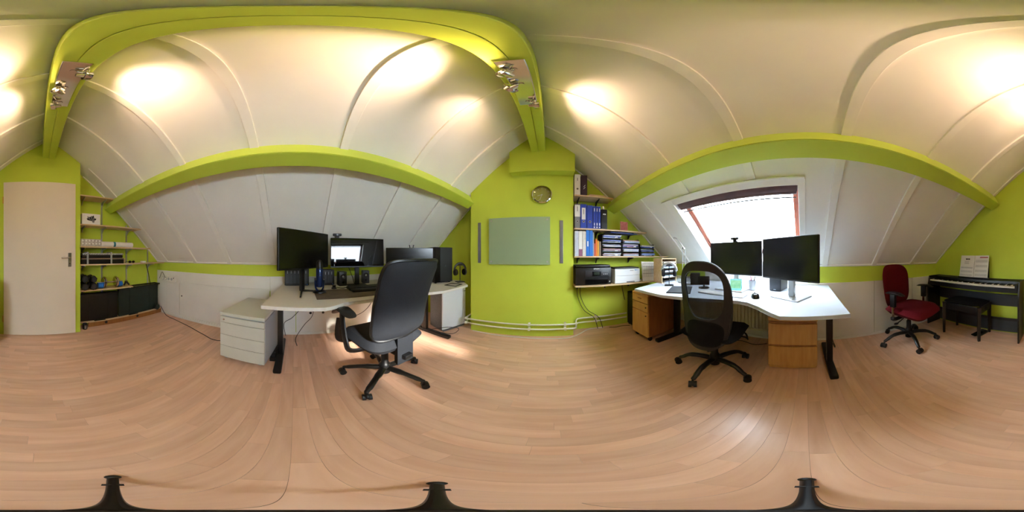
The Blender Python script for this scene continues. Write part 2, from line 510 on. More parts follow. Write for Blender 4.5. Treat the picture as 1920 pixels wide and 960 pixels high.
B().box((XL + 0.012, -1.735, 0.612), (XL + 0.028, -0.30, 0.635), 0.003).obj('hatch_rail', 'white', wl, smooth=False)
for yy in (0.205, 0.365):
    B().cyl((XL + 0.015, yy, 0.315), (XL + 0.0185, yy, 0.315), 0.017).obj('finger_hole', 'ink', wl)
wr = structure(B().box((XR, -2.1, -0.1), (XR + 0.14, YB + 0.1, ZR + 0.02)).obj('wall_right', 'lime', smooth=False))
for y0, y1 in ((-2.0, -1.42), (-1.416, -0.83), (-0.826, 0.2), (0.204, 1.2), (1.204, YB)):
    B().box((XR - 0.016, y0 + 0.001, 0.0), (XR, y1 - 0.001, 0.745), 0.002).obj('wall_panel', 'white', wr, smooth=False)
B().box((XR - 0.014, -0.02, 0.746), (XR, 1.33, 0.962), 0.002).obj('window_apron', 'white', wr, smooth=False)
for side, xa, xb in (('left', XL + 0.016, XL + 0.03), ('right', XR - 0.03, XR - 0.016)):
    structure(B().box((xa, -1.93 if side == 'right' else -2.14, 0.0), (xb, 2.17, 0.035), 0.004).obj('baseboard_' + side, 'white', smooth=False))

# ceiling: two slopes of boards with cover battens
c1 = structure(B(FL).box((YF - 0.12, -0.1, -0.14), (YB + 0.12, SL + 0.12, -0.011)).obj('ceiling', 'ceil', smooth=False))
WY0, WY1, WS0, WS1 = 0.06, 1.215, 0.07, 0.972      # window opening in the right slope
b = B(FR)
h0, h1, h2, h3 = WY0 - 0.013, WY1 + 0.013, WS0 - 0.013, WS1 + 0.013
b.box((-2.3, -0.1, -0.17), (h0, SR + 0.12, -0.011)).box((h1, -0.1, -0.17), (YB + 0.12, SR + 0.12, -0.011))
b.box((h0, -0.1, -0.17), (h1, h2, -0.011)).box((h0, h3, -0.17), (h1, SR + 0.12, -0.011))
c2 = structure(b.obj('ceiling', 'ceil', smooth=False))
LB = (-1.41, -0.85, -0.26, 0.33, 0.94, 1.53)
RB = (-1.40, -0.82, -0.215, 0.38, 0.98, 1.625)
ed = [YF - 0.02] + list(LB) + [YB + 0.02]
for i in range(len(ed) - 1):
    B(FL).box((ed[i] + 0.001, 0.0, -0.010), (ed[i + 1] - 0.001, SL - 0.002, 0.0)).obj('ceiling_panel', 'ceil', c1, smooth=False)
for yy in LB:
    B(FL).box((yy - 0.03, 0.0, 0.0), (yy + 0.03, SL - 0.01, 0.020), 0.002).obj('batten', 'batten', c1, smooth=False)
for yy, ww in ((YF + 0.012, 0.012), (-2.0, 0.012), (YB - 0.012, 0.012)):
    B(FL).box((yy - ww, 0.0, 0.0), (yy + ww, (SL - 0.01) if yy > 0 else 1.95, 0.014), 0.002).obj('batten', 'batten', c1, smooth=False)
B(FL).box((YF, -0.004, 0.0), (YB, 0.02, 0.016), 0.002).obj('foot_batten', 'batten', c1, smooth=False)
ed = [-2.28] + list(RB) + [YB + 0.02]
for i in range(len(ed) - 1):
    y0, y1 = ed[i] + 0.001, ed[i + 1] - 0.001
    segs = [(y0, y1, 0.0, SR - 0.002)]
    if y1 > h0 and y0 < h1:
        segs = []
        if y0 < h0: segs.append((y0, h0, 0.0, SR - 0.002)); y0 = h0
        if y1 > h1: segs.append((h1, y1, 0.0, SR - 0.002)); y1 = h1
        segs += [(y0, y1, 0.0, h2), (y0, y1, h3, SR - 0.002)]
    for a0, a1, s0, s1 in segs:
        B(FR).box((a0, s0, -0.010), (a1, s1, 0.0)).obj('ceiling_panel', 'ceil', c2, smooth=False)
for yy in RB:
    s0 = 0.0
    if WY0 - 0.1 < yy < WY1 + 0.1: s0 = WS1 + 0.085
    B(FR).box((yy - 0.03, s0, 0.0), (yy + 0.03, SR - 0.01, 0.020), 0.002).obj('batten', 'batten', c2, smooth=False)
for yy in (-1.915, YB - 0.012):
    B(FR).box((yy - 0.012, 0.0, 0.0), (yy + 0.012, SR - 0.01, 0.014), 0.002).obj('batten', 'batten', c2, smooth=False)
B(FR).box((-1.99, -0.004, 0.0), (0.0, 0.02, 0.016), 0.002).obj('foot_batten', 'batten', c2, smooth=False)
B(FR).box((1.36, -0.004, 0.0), (YB, 0.02, 0.016), 0.002).obj('foot_batten', 'batten', c2, smooth=False)

# roof window
win = structure(bpy.data.objects.new('window_1', None)); COL.objects.link(win)
T = 0.055
b = B(FR)                                   # white cover trim round the opening
b.box((WY0 - T, WS0 - 0.03, 0.0), (WY0, WS1 + T, 0.014), 0.002).box((WY1, WS0 - 0.03, 0.0), (WY1 + 0.11, WS1 + T, 0.014), 0.002)
b.box((WY0, WS1, 0.0), (WY1, WS1 + T, 0.014), 0.002)
b.obj('window_trim', 'batten', win, smooth=False)
B(FR).box((WY0 - 0.05, WS1 + T, 0.0), (WY1 + 0.14, WS1 + T + 0.02, 0.02), 0.003).obj('trim_rail', 'batten', win, smooth=False)
b = B(FR)                                   # white reveal lining
b.box((WY0 - 0.012, WS0 - 0.012, -0.168), (WY0, WS1 + 0.012, -0.0005)).box((WY1, WS0 - 0.012, -0.168), (WY1 + 0.012, WS1 + 0.012, -0.0005))
b.box((WY0, WS0 - 0.012, -0.168), (WY1, WS0, -0.0005)).box((WY0, WS1, -0.168), (WY1, WS1 + 0.012, -0.0005))
b.obj('window_reveal', 'batten', win, smooth=False)
b = B(FR)
f0, f1 = -0.165, -0.125
for (y0, y1, s0, s1) in ((WY0, WY0 + 0.03, WS0, WS1), (WY1 - 0.03, WY1, WS0, WS1), (WY0 + 0.03, WY1 - 0.03, WS0, WS0 + 0.03), (WY0 + 0.03, WY1 - 0.03, WS1 - 0.03, WS1)):
    b.box((y0, s0, f0), (y1, s1, f1), 0.004)
b.obj('window_frame', 'mahog', win, smooth=False)
b = B(FR)
i0, i1 = WY0 + 0.03, WY1 - 0.03
for (y0, y1, s0, s1) in ((i0, i0 + 0.022, WS0 + 0.03, WS1 - 0.03), (i1 - 0.022, i1, WS0 + 0.03, WS1 - 0.03), (i0 + 0.022, i1 - 0.022, WS0 + 0.03, WS0 + 0.055), (i0 + 0.022, i1 - 0.022, WS1 - 0.055, WS1 - 0.03)):
    b.box((y0, s0, -0.162), (y1, s1, -0.128), 0.005)
b.obj('sash', 'mahog', win, smooth=False)
B(FR).box((i0 + 0.018, WS0 + 0.05, -0.149), (i1 - 0.018, WS1 - 0.05, -0.143)).obj('pane', 'glass', win, smooth=False)
# rolled-up blind under the window head
bl = thing('roof_blind', 'dark brown rolled-up blind along the head of the roof window', 'blind', FR @ Vector((0.64, WS1 - 0.05, -0.04)))
inv = Matrix.Translation(FR @ Vector((0.64, WS1 - 0.05, -0.04))).inverted()
B(inv @ FR).box((WY0 + 0.006, WS1 - 0.075, -0.10), (WY1 - 0.006, WS1 - 0.004, -0.02), 0.012).obj('cassette', 'blind', bl)
B(inv @ FR).cyl((WY0 + 0.012, WS1 - 0.082, -0.045), (WY1 - 0.012, WS1 - 0.082, -0.045), 0.022, seg=16).obj('rolled_fabric', 'blind', bl)
b = B(inv @ FR)
b.cyl((WY0 + 0.02, WS1 - 0.135, -0.045), (WY1 - 0.012, WS1 - 0.135, -0.045), 0.006, seg=8)
b.obj('pull_rail', 'dkgrey', bl)
for yy in (0.1, 0.36, 0.64, 0.92, 1.17):
    B(inv @ FR).box((yy - 0.004, WS1 - 0.138, -0.05), (yy + 0.004, WS1 - 0.098, -0.04), 0.001).obj('rail_clip', 'mahog', bl, smooth=False)

# beams
rb = thing('ridge_beam', 'lime green ridge beam running along the peak of the ceiling', 'beam', (RX, 0, 2.44))
m = Matrix.Translation((-RX, 0, -2.44))
B(m).box((-0.215, -2.035, 2.437), (-0.133, 1.846, 2.78), 0.004).obj('beam_board', 'limebeam', rb, smooth=False)
B(m).box((-0.132, -2.035, 2.445), (-0.055, 1.846, 2.78), 0.004).obj('beam_board', 'limebeam', rb, smooth=False)
def purlin(name, label, A, sgn, p, wd, y0, y1):
    d1 = Vector((0.5 * sgn, -0.866)); d2 = Vector((-0.866 * sgn, -0.5))
    A = Vector(A)
    pts = [A - d1 * 0.06, A + d1 * p, A + d1 * p + d2 * wd, A + d2 * wd - d1 * 0.06]
    b = B(); n = 4
    base = Vector((pts[1][0], 0, pts[2][1]))
    v = [(q[0] - base.x, y0, q[1] - base.z) for q in pts] + [(q[0] - base.x, y1, q[1] - base.z) for q in pts]
    f = [(3, 2, 1, 0), (4, 5, 6, 7)] + [(i, (i + 1) % 4, 4 + (i + 1) % 4, 4 + i) for i in range(4)]
    vs, fs = b._add(v, f)
    bmesh.ops.bevel(b.bm, geom=list({e for q in fs for e in q.edges}), offset=0.005, segments=2, affect='EDGES')
    o = b.obj(name, 'limebeam', smooth=True)
    o.location = base
    tag(o, label, 'beam')
purlin('purlin_beam', 'lime green roof purlin on the slope above the desk with the blue microphone', (-1.05, 1.915), 1, 0.155, 0.12, YF + 0.001, 1.95)
purlin('purlin_beam', 'lime green roof purlin on the slope above the roof window', (0.863, 1.879), -1, 0.155, 0.133, -1.96, YB - 0.001)

# door
dr = structure(bpy.data.objects.new('door_1', None)); COL.objects.link(dr)
dang = math.atan2(0.12, 2.44)
dr.location = (-0.02, yfront(-0.02), 0); dr.rotation_euler = (0, 0, dang)
B().box((-0.45, 0.001, 0.012), (0.445, 0.026, 2.035), 0.003).obj('door_leaf', 'door', dr, smooth=False)
b = B().box((-0.395, 0.0265, 0.925), (-0.352, 0.031, 1.10), 0.0015)
pl = b.obj('handle_plate', 'steel', dr, smooth=False)
B().cyl((-0.373, 0.03, 1.04), (-0.373, 0.075, 1.04), 0.010).tube(smoothpath([(-0.373, 0.072, 1.04), (-0.35, 0.076, 1.04), (-0.26, 0.074, 1.037)]), 0.009).obj('lever', 'steel', pl)
B().cyl((-0.373, 0.0305, 0.965), (-0.373, 0.0325, 0.965), 0.006).obj('keyhole', 'ink', pl)
for zz in (0.24, 1.78):
    B().cyl((0.452, 0.02, zz - 0.045), (0.452, 0.02, zz + 0.045), 0.009).obj('hinge', 'gold', dr)

# halogen fixtures under the ridge beam
def spot_fixture(label, y0, y1, heads):
    r = thing('spotlight_fixture', label, 'light', (RX, (y0 + y1) / 2, 2.437))
    yc = (y0 + y1) / 2
    B().box((-0.055, y0 - yc, -0.018), (0.055, y1 - yc, -0.001), 0.004).obj('mounting_plate', 'chrome', r, smooth=False)
    for (hx, hy, target, wtt, spread) in heads:
        p = Vector((hx - RX, hy - yc, -0.085)); tg = Vector((target[0] - RX, target[1] - yc, target[2] - 2.437))
        d = (tg - p).normalized()
        side = d.cross(Vector((0, 0, 1))).normalized()
        hd = B().lathe([(0.030, -0.008), (0.038, -0.008), (0.040, 0.0), (0.038, 0.022), (0.033, 0.022), (0.030, 0.006)], seg=24, ring=True,
                       m=Matrix.Translation(p) @ d.to_track_quat('Z', 'Y').to_matrix().to_4x4()).obj('lamp_head', 'chrome', r)
        j = p + Vector((0, 0, 0.045)) - d * 0.015
        b = B().tube(smoothpath([p + side * 0.042, p + side * 0.045 + Vector((0, 0, 0.03)), j + Vector((0, 0, 0.012)), p - side * 0.045 + Vector((0, 0, 0.03)), p - side * 0.042]), 0.003, 6)
        b.cyl(j + Vector((0, 0, 0.01)), (0.0, p.y, -0.015), 0.006, seg=10)
        b.cyl((0, p.y, -0.028), (0, p.y, -0.016), 0.014, seg=14)
        b.obj('bracket', 'chrome', hd)
        mm = Matrix.Translation(p) @ d.to_track_quat('Z', 'Y').to_matrix().to_4x4()
        B().lathe([(0.004, -0.006), (0.026, 0.002), (0.031, 0.014), (0.031, 0.016), (0.026, 0.006), (0.004, -0.002)], seg=20, m=mm).obj('reflector', 'chrome', hd)
        B().ball((0, 0, 0.008), (0.009, 0.009, 0.012), 10, 6, m=mm).obj('bulb', 'bulb', hd)
        B().cyl((0, 0, -0.04), (0, 0, -0.008), 0.013, 0.02, 14, m=mm).obj('lamp_socket', 'chrome', hd)
        ld = bpy.data.lights.new('halogen', 'SPOT'); ld.energy = wtt * HALOGEN_W; ld.color = (1.0, 0.66, 0.44)
        ld.spot_size = R(spread); ld.spot_blend = 1.0; ld.shadow_soft_size = 0.03
        lo = bpy.data.objects.new('halogen', ld); COL.objects.link(lo); lo.parent = r
        lo.location = p + d * 0.035
        lo.rotation_euler = d.to_track_quat('-Z', 'Y').to_euler()
spot_fixture('chrome three-spot fixture on the ridge beam, nearer the white door', -1.03, -0.53, (
    (-0.185, -0.62, (-0.54, -0.62, 2.40), 0.6, 112), (-0.10, -0.80, (0.36, -0.40, 2.33), 0.9, 125), (-0.10, -0.98, (0.327, -1.06, 2.37), 0.6, 112)))
spot_fixture('chrome three-spot fixture on the ridge beam, nearer the wall clock', 0.51, 1.01, (
    (-0.17, 0.60, (-0.60, -0.05, 2.33), 1.1, 130), (-0.185, 0.76, (-0.72, 1.10, 2.20), 0.5, 105), (-0.09, 0.97, (0.293, 0.984, 2.399), 0.6, 112)))
# ------------------------------------------------------------------ desks
def desk(label, material, outline_pts, feet, z=0.725):
    """outline in world xy; feet: (y, x_front, x_back, x_column)"""
    cx = sum(p[0] for p in outline_pts) / len(outline_pts); cy = sum(p[1] for p in outline_pts) / len(outline_pts)
    r = thing('office_desk', label, 'desk', (cx, cy, 0))
    B().prism([(p[0] - cx, p[1] - cy) for p in outline_pts], z - 0.026, z, 0.003).obj('desktop', material, r, smooth=False)
    for (yy, xf, xb, xc) in feet:
        lg = B().cbox((xc - cx, yy - cy, 0.37), (0.075, 0.05, 0.66), 0.006).obj('leg', 'blksteel', r)
        f0, f1 = min(xf, xb) - cx, max(xf, xb) - cx
        B().box((f0, yy - cy - 0.032, 0.0), (f1, yy - cy + 0.032, 0.045), 0.012).obj('foot', 'blksteel', lg)
        B().box((f0 + 0.1, yy - cy - 0.025, z - 0.062), (f1 - 0.08, yy - cy + 0.025, z - 0.027), 0.004).obj('top_rail', 'blksteel', lg)
    ys = [f[0] for f in feet]
    xm = feet[0][3] + (0.06 if feet[0][3] > 0 else -0.06)
    B().box((xm - cx - 0.02, min(ys) - cy, z - 0.085), (xm - cx + 0.02, max(ys) - cy, z - 0.03), 0.004).obj('cross_beam', 'blksteel', r, smooth=False)
    return r
def arc(p0, p1, bulge, n=6):
    p0, p1 = Vector(p0), Vector(p1); d = p1 - p0; nrm = Vector((-d.y, d.x))
    return [tuple(p0 + d * (i / n) + nrm * bulge * math.sin(PI * i / n)) for i in range(n + 1)]
left_desk = [(-2.025, -0.13), (-1.047, -0.217), (-1.0, 0.195), (-1.02, 0.25), (-1.085, 0.34), (-1.10, 0.42), (-1.10, 0.80), (-1.06, 0.98), (-0.985, 1.12), (-0.935, 1.225), (-0.91, 1.645), (-0.99, 1.73), (-1.15, 1.885), (-2.025, 1.90)]
desk('pale grey office desk under the left slope, carrying the blue microphone', 'desk', left_desk,
     ((-0.127, -1.19, -1.85, -1.52), (1.555, -1.10, -1.80, -1.50)))
right_desk = [(1.855, -0.25), (0.874, -0.245), (0.853, 0.139), (0.90, 0.20), (1.0, 0.30), (1.07, 0.40), (1.085, 0.48), (1.06, 0.62), (1.0, 0.76), (0.92, 0.95), (0.867, 1.068), (0.82, 1.438), (1.36, 1.66), (1.855, 1.80)]
desk('white office desk with a curved front in front of the roof window', 'deskw', right_desk,
     ((-0.195, 1.098, 1.74, 1.36), (1.44, 1.10, 1.74, 1.42)))

# ------------------------------------------------------------------ drawer units
def castor_small(b, x, y, r=0.025):
    b.cyl((x - 0.012, y, r), (x + 0.012, y, r), r, seg=12)
    b.cyl((x, y, r), (x, y, r * 2 + 0.012), 0.008, seg=8)
# white steel pedestal; local +y is the front
a = math.atan2(-0.057, 0.399)
r = thing('drawer_pedestal', 'light grey steel drawer pedestal with lock, beside the desk with the microphone', 'drawers', (-1.277, -0.435, 0), -PI / 2 - R(8))
B().box((-0.205, -0.60, 0.045), (0.205, -0.03, 0.505), 0.004).obj('body', 'grey_side', r, smooth=False)
B().box((-0.208, -0.605, 0.515), (0.208, 0.0, 0.545), 0.006).obj('top', 'grey_steel', r, smooth=False)
zs = [0.505, 0.445, 0.315, 0.188, 0.045]
for i in range(4):
    dw = B().box((-0.205, -0.021, zs[i + 1] + 0.0025), (0.205, -0.002, zs[i] - 0.0025), 0.003).obj('drawer', 'grey_steel', r, smooth=False)
    if i == 0:
        B().cyl((0.165, -0.003, 0.475), (0.165, 0.002, 0.475), 0.009, seg=12).obj('lock', 'chrome', dw)
for x, yy in ((-0.15, -0.06), (0.17, -0.06), (-0.15, -0.54), (0.17, -0.54)):
    b = B(); castor_small(b, x, yy, 0.02); b.obj('castor', 'ltgrey', r)
# beech pedestal at the far end of the white desk
r = thing('drawer_pedestal', 'tall beech drawer pedestal on black castors below the two printers', 'drawers', (1.0, 1.635, 0), -PI / 2 + R(5) + PI)
r.rotation_euler = (0, 0, PI / 2 + R(4))
B().box((-0.155, -0.56, 0.07), (0.155, -0.02, 0.60), 0.003).obj('body', 'beechd', r, smooth=False)
B().box((-0.158, -0.565, 0.60), (0.158, 0.0, 0.622), 0.003).obj('top', 'beech', r, smooth=False)
zs = [0.60, 0.505, 0.40, 0.07]
for i in range(3):
    dw = B().box((-0.155, -0.0195, zs[i + 1] + 0.003), (0.155, 0.0, zs[i] - 0.003), 0.003).obj('drawer', 'beech', r, smooth=False)
    zc = zs[i] - 0.045
    if i == 0: B().box((-0.035, 0.0, zc - 0.006), (0.035, 0.008, zc + 0.006), 0.003).obj('drawer_pull', 'beechd', dw)
    else: B().cyl((-0.12, 0.0, zc), (-0.12, 0.008, zc), 0.008, seg=12).obj('lock', 'blksteel', dw)
for x, yy in ((-0.12, -0.06), (0.12, -0.06), (-0.12, -0.5), (0.12, -0.5)):
    b = B(); castor_small(b, x, yy, 0.028); b.obj('castor', 'blk', r)
# low two-drawer beech unit
r = thing('drawer_unit', 'low light beech two-drawer unit under the white desk, right of the mesh chair', 'drawers', (1.262, 0.105, 0), PI / 2 + R(2))
B().box((-0.193, -0.50, 0.02), (0.193, -0.018, 0.55), 0.003).obj('carcass', 'beech', r, smooth=False)
B().box((-0.185, -0.015, 0.018), (0.185, -0.004, 0.045), 0.002).obj('plinth', 'beech', r, smooth=False)
B().box((-0.195, -0.505, 0.52), (0.195, 0.0, 0.552), 0.004).obj('top', 'beech', r, smooth=False)
for z0, z1 in ((0.048, 0.268), (0.288, 0.495)):
    dw = B().box((-0.193, -0.017, z0), (0.193, 0.0, z1), 0.003).obj('drawer_front', 'beech', r, smooth=False)
    B().box((-0.185, -0.016, z1 + 0.001), (0.185, -0.006, z1 + 0.02), 0.002).obj('grip_rail', 'beechd', dw, smooth=False)
B().box((-0.19, -0.48, 0.0), (0.19, -0.03, 0.02)).obj('base', 'beechd', r, smooth=False)

# white cabinet in the alcove beyond the left desk
ang = math.atan2(2.07 - 1.68, -1.16 + 1.27)
r = thing('white_cabinet', 'white low cabinet with a small grey logo, below the headphones in the corner', 'cabinet', (-1.235, 1.86, 0), 0)
ex = Vector((-1.16 + 1.27, 2.07 - 1.68)).normalized()
r.rotation_euler = (0, 0, math.atan2(ex.y, ex.x))          # local +x along the front, local -y outwards
B().box((-0.205, 0.02, 0.012), (0.205, 0.30, 0.60), 0.006).obj('body', 'grey', r, smooth=False)
B().box((-0.208, -0.004, 0.03), (0.16, 0.019, 0.615), 0.008).obj('door', 'appl', r, smooth=False)
B().box((0.163, -0.004, 0.03), (0.208, 0.019, 0.615), 0.006).obj('side_post', 'appl', r, smooth=False)
B().box((-0.208, -0.004, 0.601), (0.208, 0.305, 0.625), 0.005).obj('top', 'appl', r, smooth=False)
B().box((-0.19, 0.0, 0.0), (0.19, 0.28, 0.012)).obj('base', 'grey', r, smooth=False)
B().box((0.168, -0.0055, 0.545), (0.203, -0.0042, 0.556)).obj('logo', 'greyink', r, smooth=False)

# black computer tower standing on the floor behind the beech pedestal
r = thing('computer_tower', 'black computer tower on the floor below the shelves, behind the beech pedestal', 'computer', (1.21, 1.955, 0))
B().box((-0.10, -0.10, 0.015), (0.10, 0.21, 0.53), 0.006).obj('case', 'blk', r, smooth=False)
B().box((-0.098, -0.112, 0.02), (0.098, -0.101, 0.525), 0.004).obj('front_panel', 'blkg', r, smooth=False)
for x, yy in ((-0.08, -0.08), (0.08, -0.08), (-0.08, 0.18), (0.08, 0.18)):
    B().cyl((x, yy, 0), (x, yy, 0.016), 0.014, seg=10).obj('foot', 'blk', r)

# ------------------------------------------------------------------ chairs
def star_base(r, angles, rad, spoke, wheel_r=0.026, hub_z=0.10, col_top=0.42, drop=0.04):
    B().lathe([(0.028, 0.055), (0.040, 0.06), (0.044, hub_z + 0.03), (0.036, hub_z + 0.05), (0.028, hub_z + 0.06), (0.027, 0.28), (0.018, 0.285), (0.018, col_top)], seg=20).obj('gas_column', 'blk', r)
    for an in angles:
        d = Vector((math.cos(an), math.sin(an), 0))
        tip = d * rad
        zt = 0.085
        if spoke == 'arched':
            pts = [d * 0.03 + Vector((0, 0, hub_z)), d * 0.12 + Vector((0, 0, hub_z + 0.012)), d * 0.21 + Vector((0, 0, hub_z + 0.004)), d * (rad - 0.03) + Vector((0, 0, zt + 0.004)), tip + Vector((0, 0, zt - 0.012))]
            ra = [0.022, 0.021, 0.018, 0.016, 0.014]; rbb = [0.026, 0.024, 0.021, 0.018, 0.015]
        else:
            pts = [d * 0.03 + Vector((0, 0, hub_z)), d * 0.16 + Vector((0, 0, hub_z - 0.004)), d * (rad - 0.012) + Vector((0, 0, zt - 0.004)), tip + Vector((0, 0, zt - 0.010)), tip + d * 0.006 + Vector((0, 0, zt - 0.026))]
            ra = [0.022, 0.017, 0.012, 0.012, 0.011]; rbb = [0.026, 0.021, 0.016, 0.014, 0.012]
        n = len(pts)
        lg = B().tube(smoothpath(pts, 4), [ra[min(i // 4, n - 1)] for i in range((n - 1) * 4 + 1)], 10, rb=[rbb[min(i // 4, n - 1)] for i in range((n - 1) * 4 + 1)], up=(0, 0, 1)).obj('leg', 'blksteel', r)
        ca = an + 0.6
        e = Vector((math.cos(ca), math.sin(ca), 0)); q = Vector((-e.y, e.x, 0))
        c = tip + e * 0.012
        b = B()
        for sgn in (-1, 1):
            p = c + q * sgn * 0.017 + Vector((0, 0, wheel_r))
            b.cyl(p - q * 0.010, p + q * 0.010, wheel_r, seg=18)
        b.ball(c + Vector((0, 0, wheel_r + 0.008)), (0.026, 0.026, wheel_r * 0.9), 14, 8)
        b.cyl(tip + Vector((0, 0, wheel_r)), tip + Vector((0, 0, 0.075)), 0.008, seg=8)
        b.obj('castor', 'blk', lg)

def seat_cushion(r, material, w, d, z0, z1, yc, front_drop=0.03, n=5.0):
    ol = outline(w, -d / 2, d / 2, n, w * 0.94)
    h = (z1 - z0) / 2; zc = (z0 + z1) / 2
    def fn(x, yv, off):
        drop = front_drop * max(0, (yv / (d / 2))) ** 3
        return (x, yc + yv, zc + off * 1.0 - drop + 0.012 * (abs(x) / (w / 2)) ** 2)
    return B().pillow(ol, h, h, fn, rings=7, seg=44, k=7).obj('seat', material, r)

# black office chair at the left desk (local +y = forwards)
rz = math.atan2(0.99, -0.13)
r = thing('office_chair', 'black office chair with a tall padded back, turned to the desk with the microphone', 'chair', (-0.995, 0.618, 0), rz)
star_base(r, [R(21 + 72 * k) - rz for k in range(5)], 0.30, 'straight', hub_z=0.115, col_top=0.40)
seat_cushion(r, 'fabric_b', 0.51, 0.47, 0.385, 0.50, 0.035)
def bk(x, z, off):
    t = (z - 0.52) / 0.51
    return (x, -0.21 - 0.14 * t - 0.03 * math.sin(PI * min(1, max(0, t))) * -1 + 0.05 * (x / 0.22) ** 2 + off, z)
B().pillow(outline(0.475, 0.525, 1.035, 9.0, 0.46), 0.034, 0.03, bk, rings=8, seg=56, k=8).obj('backrest', 'fabric_b', r)
B().tube([bk(p[0] * 1.0, p[1], 0.0) for p in [outline(0.478, 0.5235, 1.0365, 9.0, 0.463)(2 * PI * i / 56) for i in range(56)]], 0.009, 6, closed=True).obj('back_rim', 'blk', r)
sp = B().prism([(-0.07, -0.022), (0.07, -0.022), (0.055, 0.022), (-0.055, 0.022)], 0.285, 0.56, 0.006, m=Matrix.Translation((0, -0.185, 0)))
sp.obj('back_spine', 'fabric_b', r)
B().box((-0.035, -0.24, 0.33), (0.035, 0.03, 0.37), 0.008).box((-0.09, -0.10, 0.365), (0.09, 0.14, 0.405), 0.01).obj('mechanism', 'blk', r)
B().tube(smoothpath([(0.06, 0.08, 0.385), (0.20, 0.10, 0.385), (0.26, 0.11, 0.38)]), 0.006, 8).obj('lever', 'blk', r)
for s in (-1, 1):
    b = B().tube(smoothpath([(s * 0.12, -0.02, 0.385), (s * 0.27, 0.0, 0.39), (s * 0.285, 0.05, 0.45), (s * 0.285, 0.10, 0.60), (s * 0.285, 0.10, 0.675)], 5), 0.014, 10, rb=0.040)
    b.tube(smoothpath([(s * 0.12, 0.14, 0.39), (s * 0.25, 0.17, 0.385), (s * 0.283, 0.165, 0.45), (s * 0.285, 0.13, 0.60)], 5), 0.013, 10, rb=0.032)
    ar = b.obj('armrest', 'blk', r)
    olp = outline(0.10, -0.13, 0.15, 3.2)
    B().pillow(olp, 0.016, 0.014, lambda x, yv, off, s=s: (s * 0.285 + x, 0.08 + yv, 0.690 + off - 0.06 * max(0, yv / 0.13) ** 2 - 0.02 * max(0, -yv / 0.13) ** 2), rings=4, seg=28, k=5).obj('arm_pad', 'blk', ar)

# mesh-backed chair at the white desk
rz = math.atan2(-0.989, 0.148)
r = thing('office_chair', 'armless black office chair with a rounded see-through mesh back', 'chair', (1.10, 0.69, 0), rz)
star_base(r, [R(40 + 72 * k) - rz for k in range(5)], 0.30, 'arched', wheel_r=0.029, hub_z=0.125, col_top=0.40)
seat_cushion(r, 'fabric_k', 0.50, 0.46, 0.385, 0.465, 0.03, front_drop=0.05)
def bm_(x, z, off):
    t = (z - 0.36) / 0.66
    return (x, -0.185 - 0.055 * t + 0.018 * math.cos(PI * (t - 0.45) * 1.6) + 0.055 * (x / 0.2) ** 2 + off, z)
olm = outline(0.40, 0.345, 1.015, 2.7, 0.34)
def ring_shape(scale_x, z0, z1, n, wb):
    return outline(scale_x, z0, z1, n, wb)
# rim: broad frame between the outer outline and the window
fr_o = [olm(2 * PI * i / 64) for i in range(64)]
oli = outline(0.315, 0.60, 0.962, 3.2, 0.27)
fr_i = [oli(2 * PI * i / 64) for i in range(64)]
b = B(); v = []; f = []
for i in range(64):
    for (p, o_) in ((fr_o[i], 0.014), (fr_i[i], 0.012), (fr_i[i], -0.010), (fr_o[i], -0.014)):
        v.append(bm_(p[0], p[1], o_))
for i in range(64):
    j = (i + 1) % 64
    for k in range(4):
        f.append((i * 4 + k, j * 4 + k, j * 4 + (k + 1) % 4, i * 4 + (k + 1) % 4))
b._add(v, f)
b.obj('back_frame', 'blk', r)
B().pillow(outline(0.32, 0.595, 0.967, 3.2, 0.275), 0.002, 0.002, bm_, rings=6, seg=48, k=12).obj('back_mesh', 'sheer', r)
B().tube([bm_(p[0], p[1], 0.0) for p in fr_o], 0.012, 8, closed=True, rb=0.016).obj('back_rim', 'blk', r)
B().pillow(outline(0.36, 0.355, 0.60, 3.2, 0.30), 0.022, 0.022, bm_, rings=6, seg=40, k=6).obj('lumbar_cover', 'fabric_k', r)
B().box((-0.10, -0.14, 0.355), (0.10, 0.12, 0.39), 0.012).box((-0.04, -0.19, 0.36), (0.04, 0.0, 0.385), 0.008).obj('mechanism', 'blk', r)
lv = B().tube(smoothpath([(0.08, 0.06, 0.37), (0.22, 0.07, 0.36), (0.255, 0.07, 0.335)]), 0.007, 8).obj('lever', 'blk', r)
B().tube(smoothpath([(0.08, 0.14, 0.37), (0.20, 0.17, 0.35), (0.225, 0.18, 0.285)]), 0.008, 8).obj('lever', 'blk', r)

# dark red chair by the piano
f_ = Vector((-0.95, -0.30)).normalized()
rz = math.atan2(-f_.x, f_.y)
r = thing('office_chair', 'dark red fabric office chair with chrome-stemmed armrests, next to the piano', 'chair', (1.51, -1.10, 0), rz)
star_base(r, [R(90 + 72 * k) - rz for k in range(5)], 0.315, 'arched', wheel_r=0.029, hub_z=0.125, col_top=0.40)
seat_cushion(r, 'red', 0.54, 0.50, 0.395, 0.495, 0.06, front_drop=0.035)
def rbk(x, z, off):
    t = (z - 0.50) / 0.46
    return (x, -0.20 - 0.06 * t + 0.05 * (x / 0.22) ** 2 + off, z)
B().pillow(outline(0.49, 0.44, 0.955, 3.6, 0.43), 0.035, 0.03, rbk, rings=8, seg=52, k=6).obj('backrest', 'red', r)
B().box((-0.035, -0.27, 0.34), (0.035, 0.04, 0.375), 0.008).box((-0.035, -0.275, 0.34), (0.035, -0.24, 0.56), 0.008).box((-0.1, -0.08, 0.365), (0.1, 0.14, 0.40), 0.01).obj('mechanism', 'blk', r)
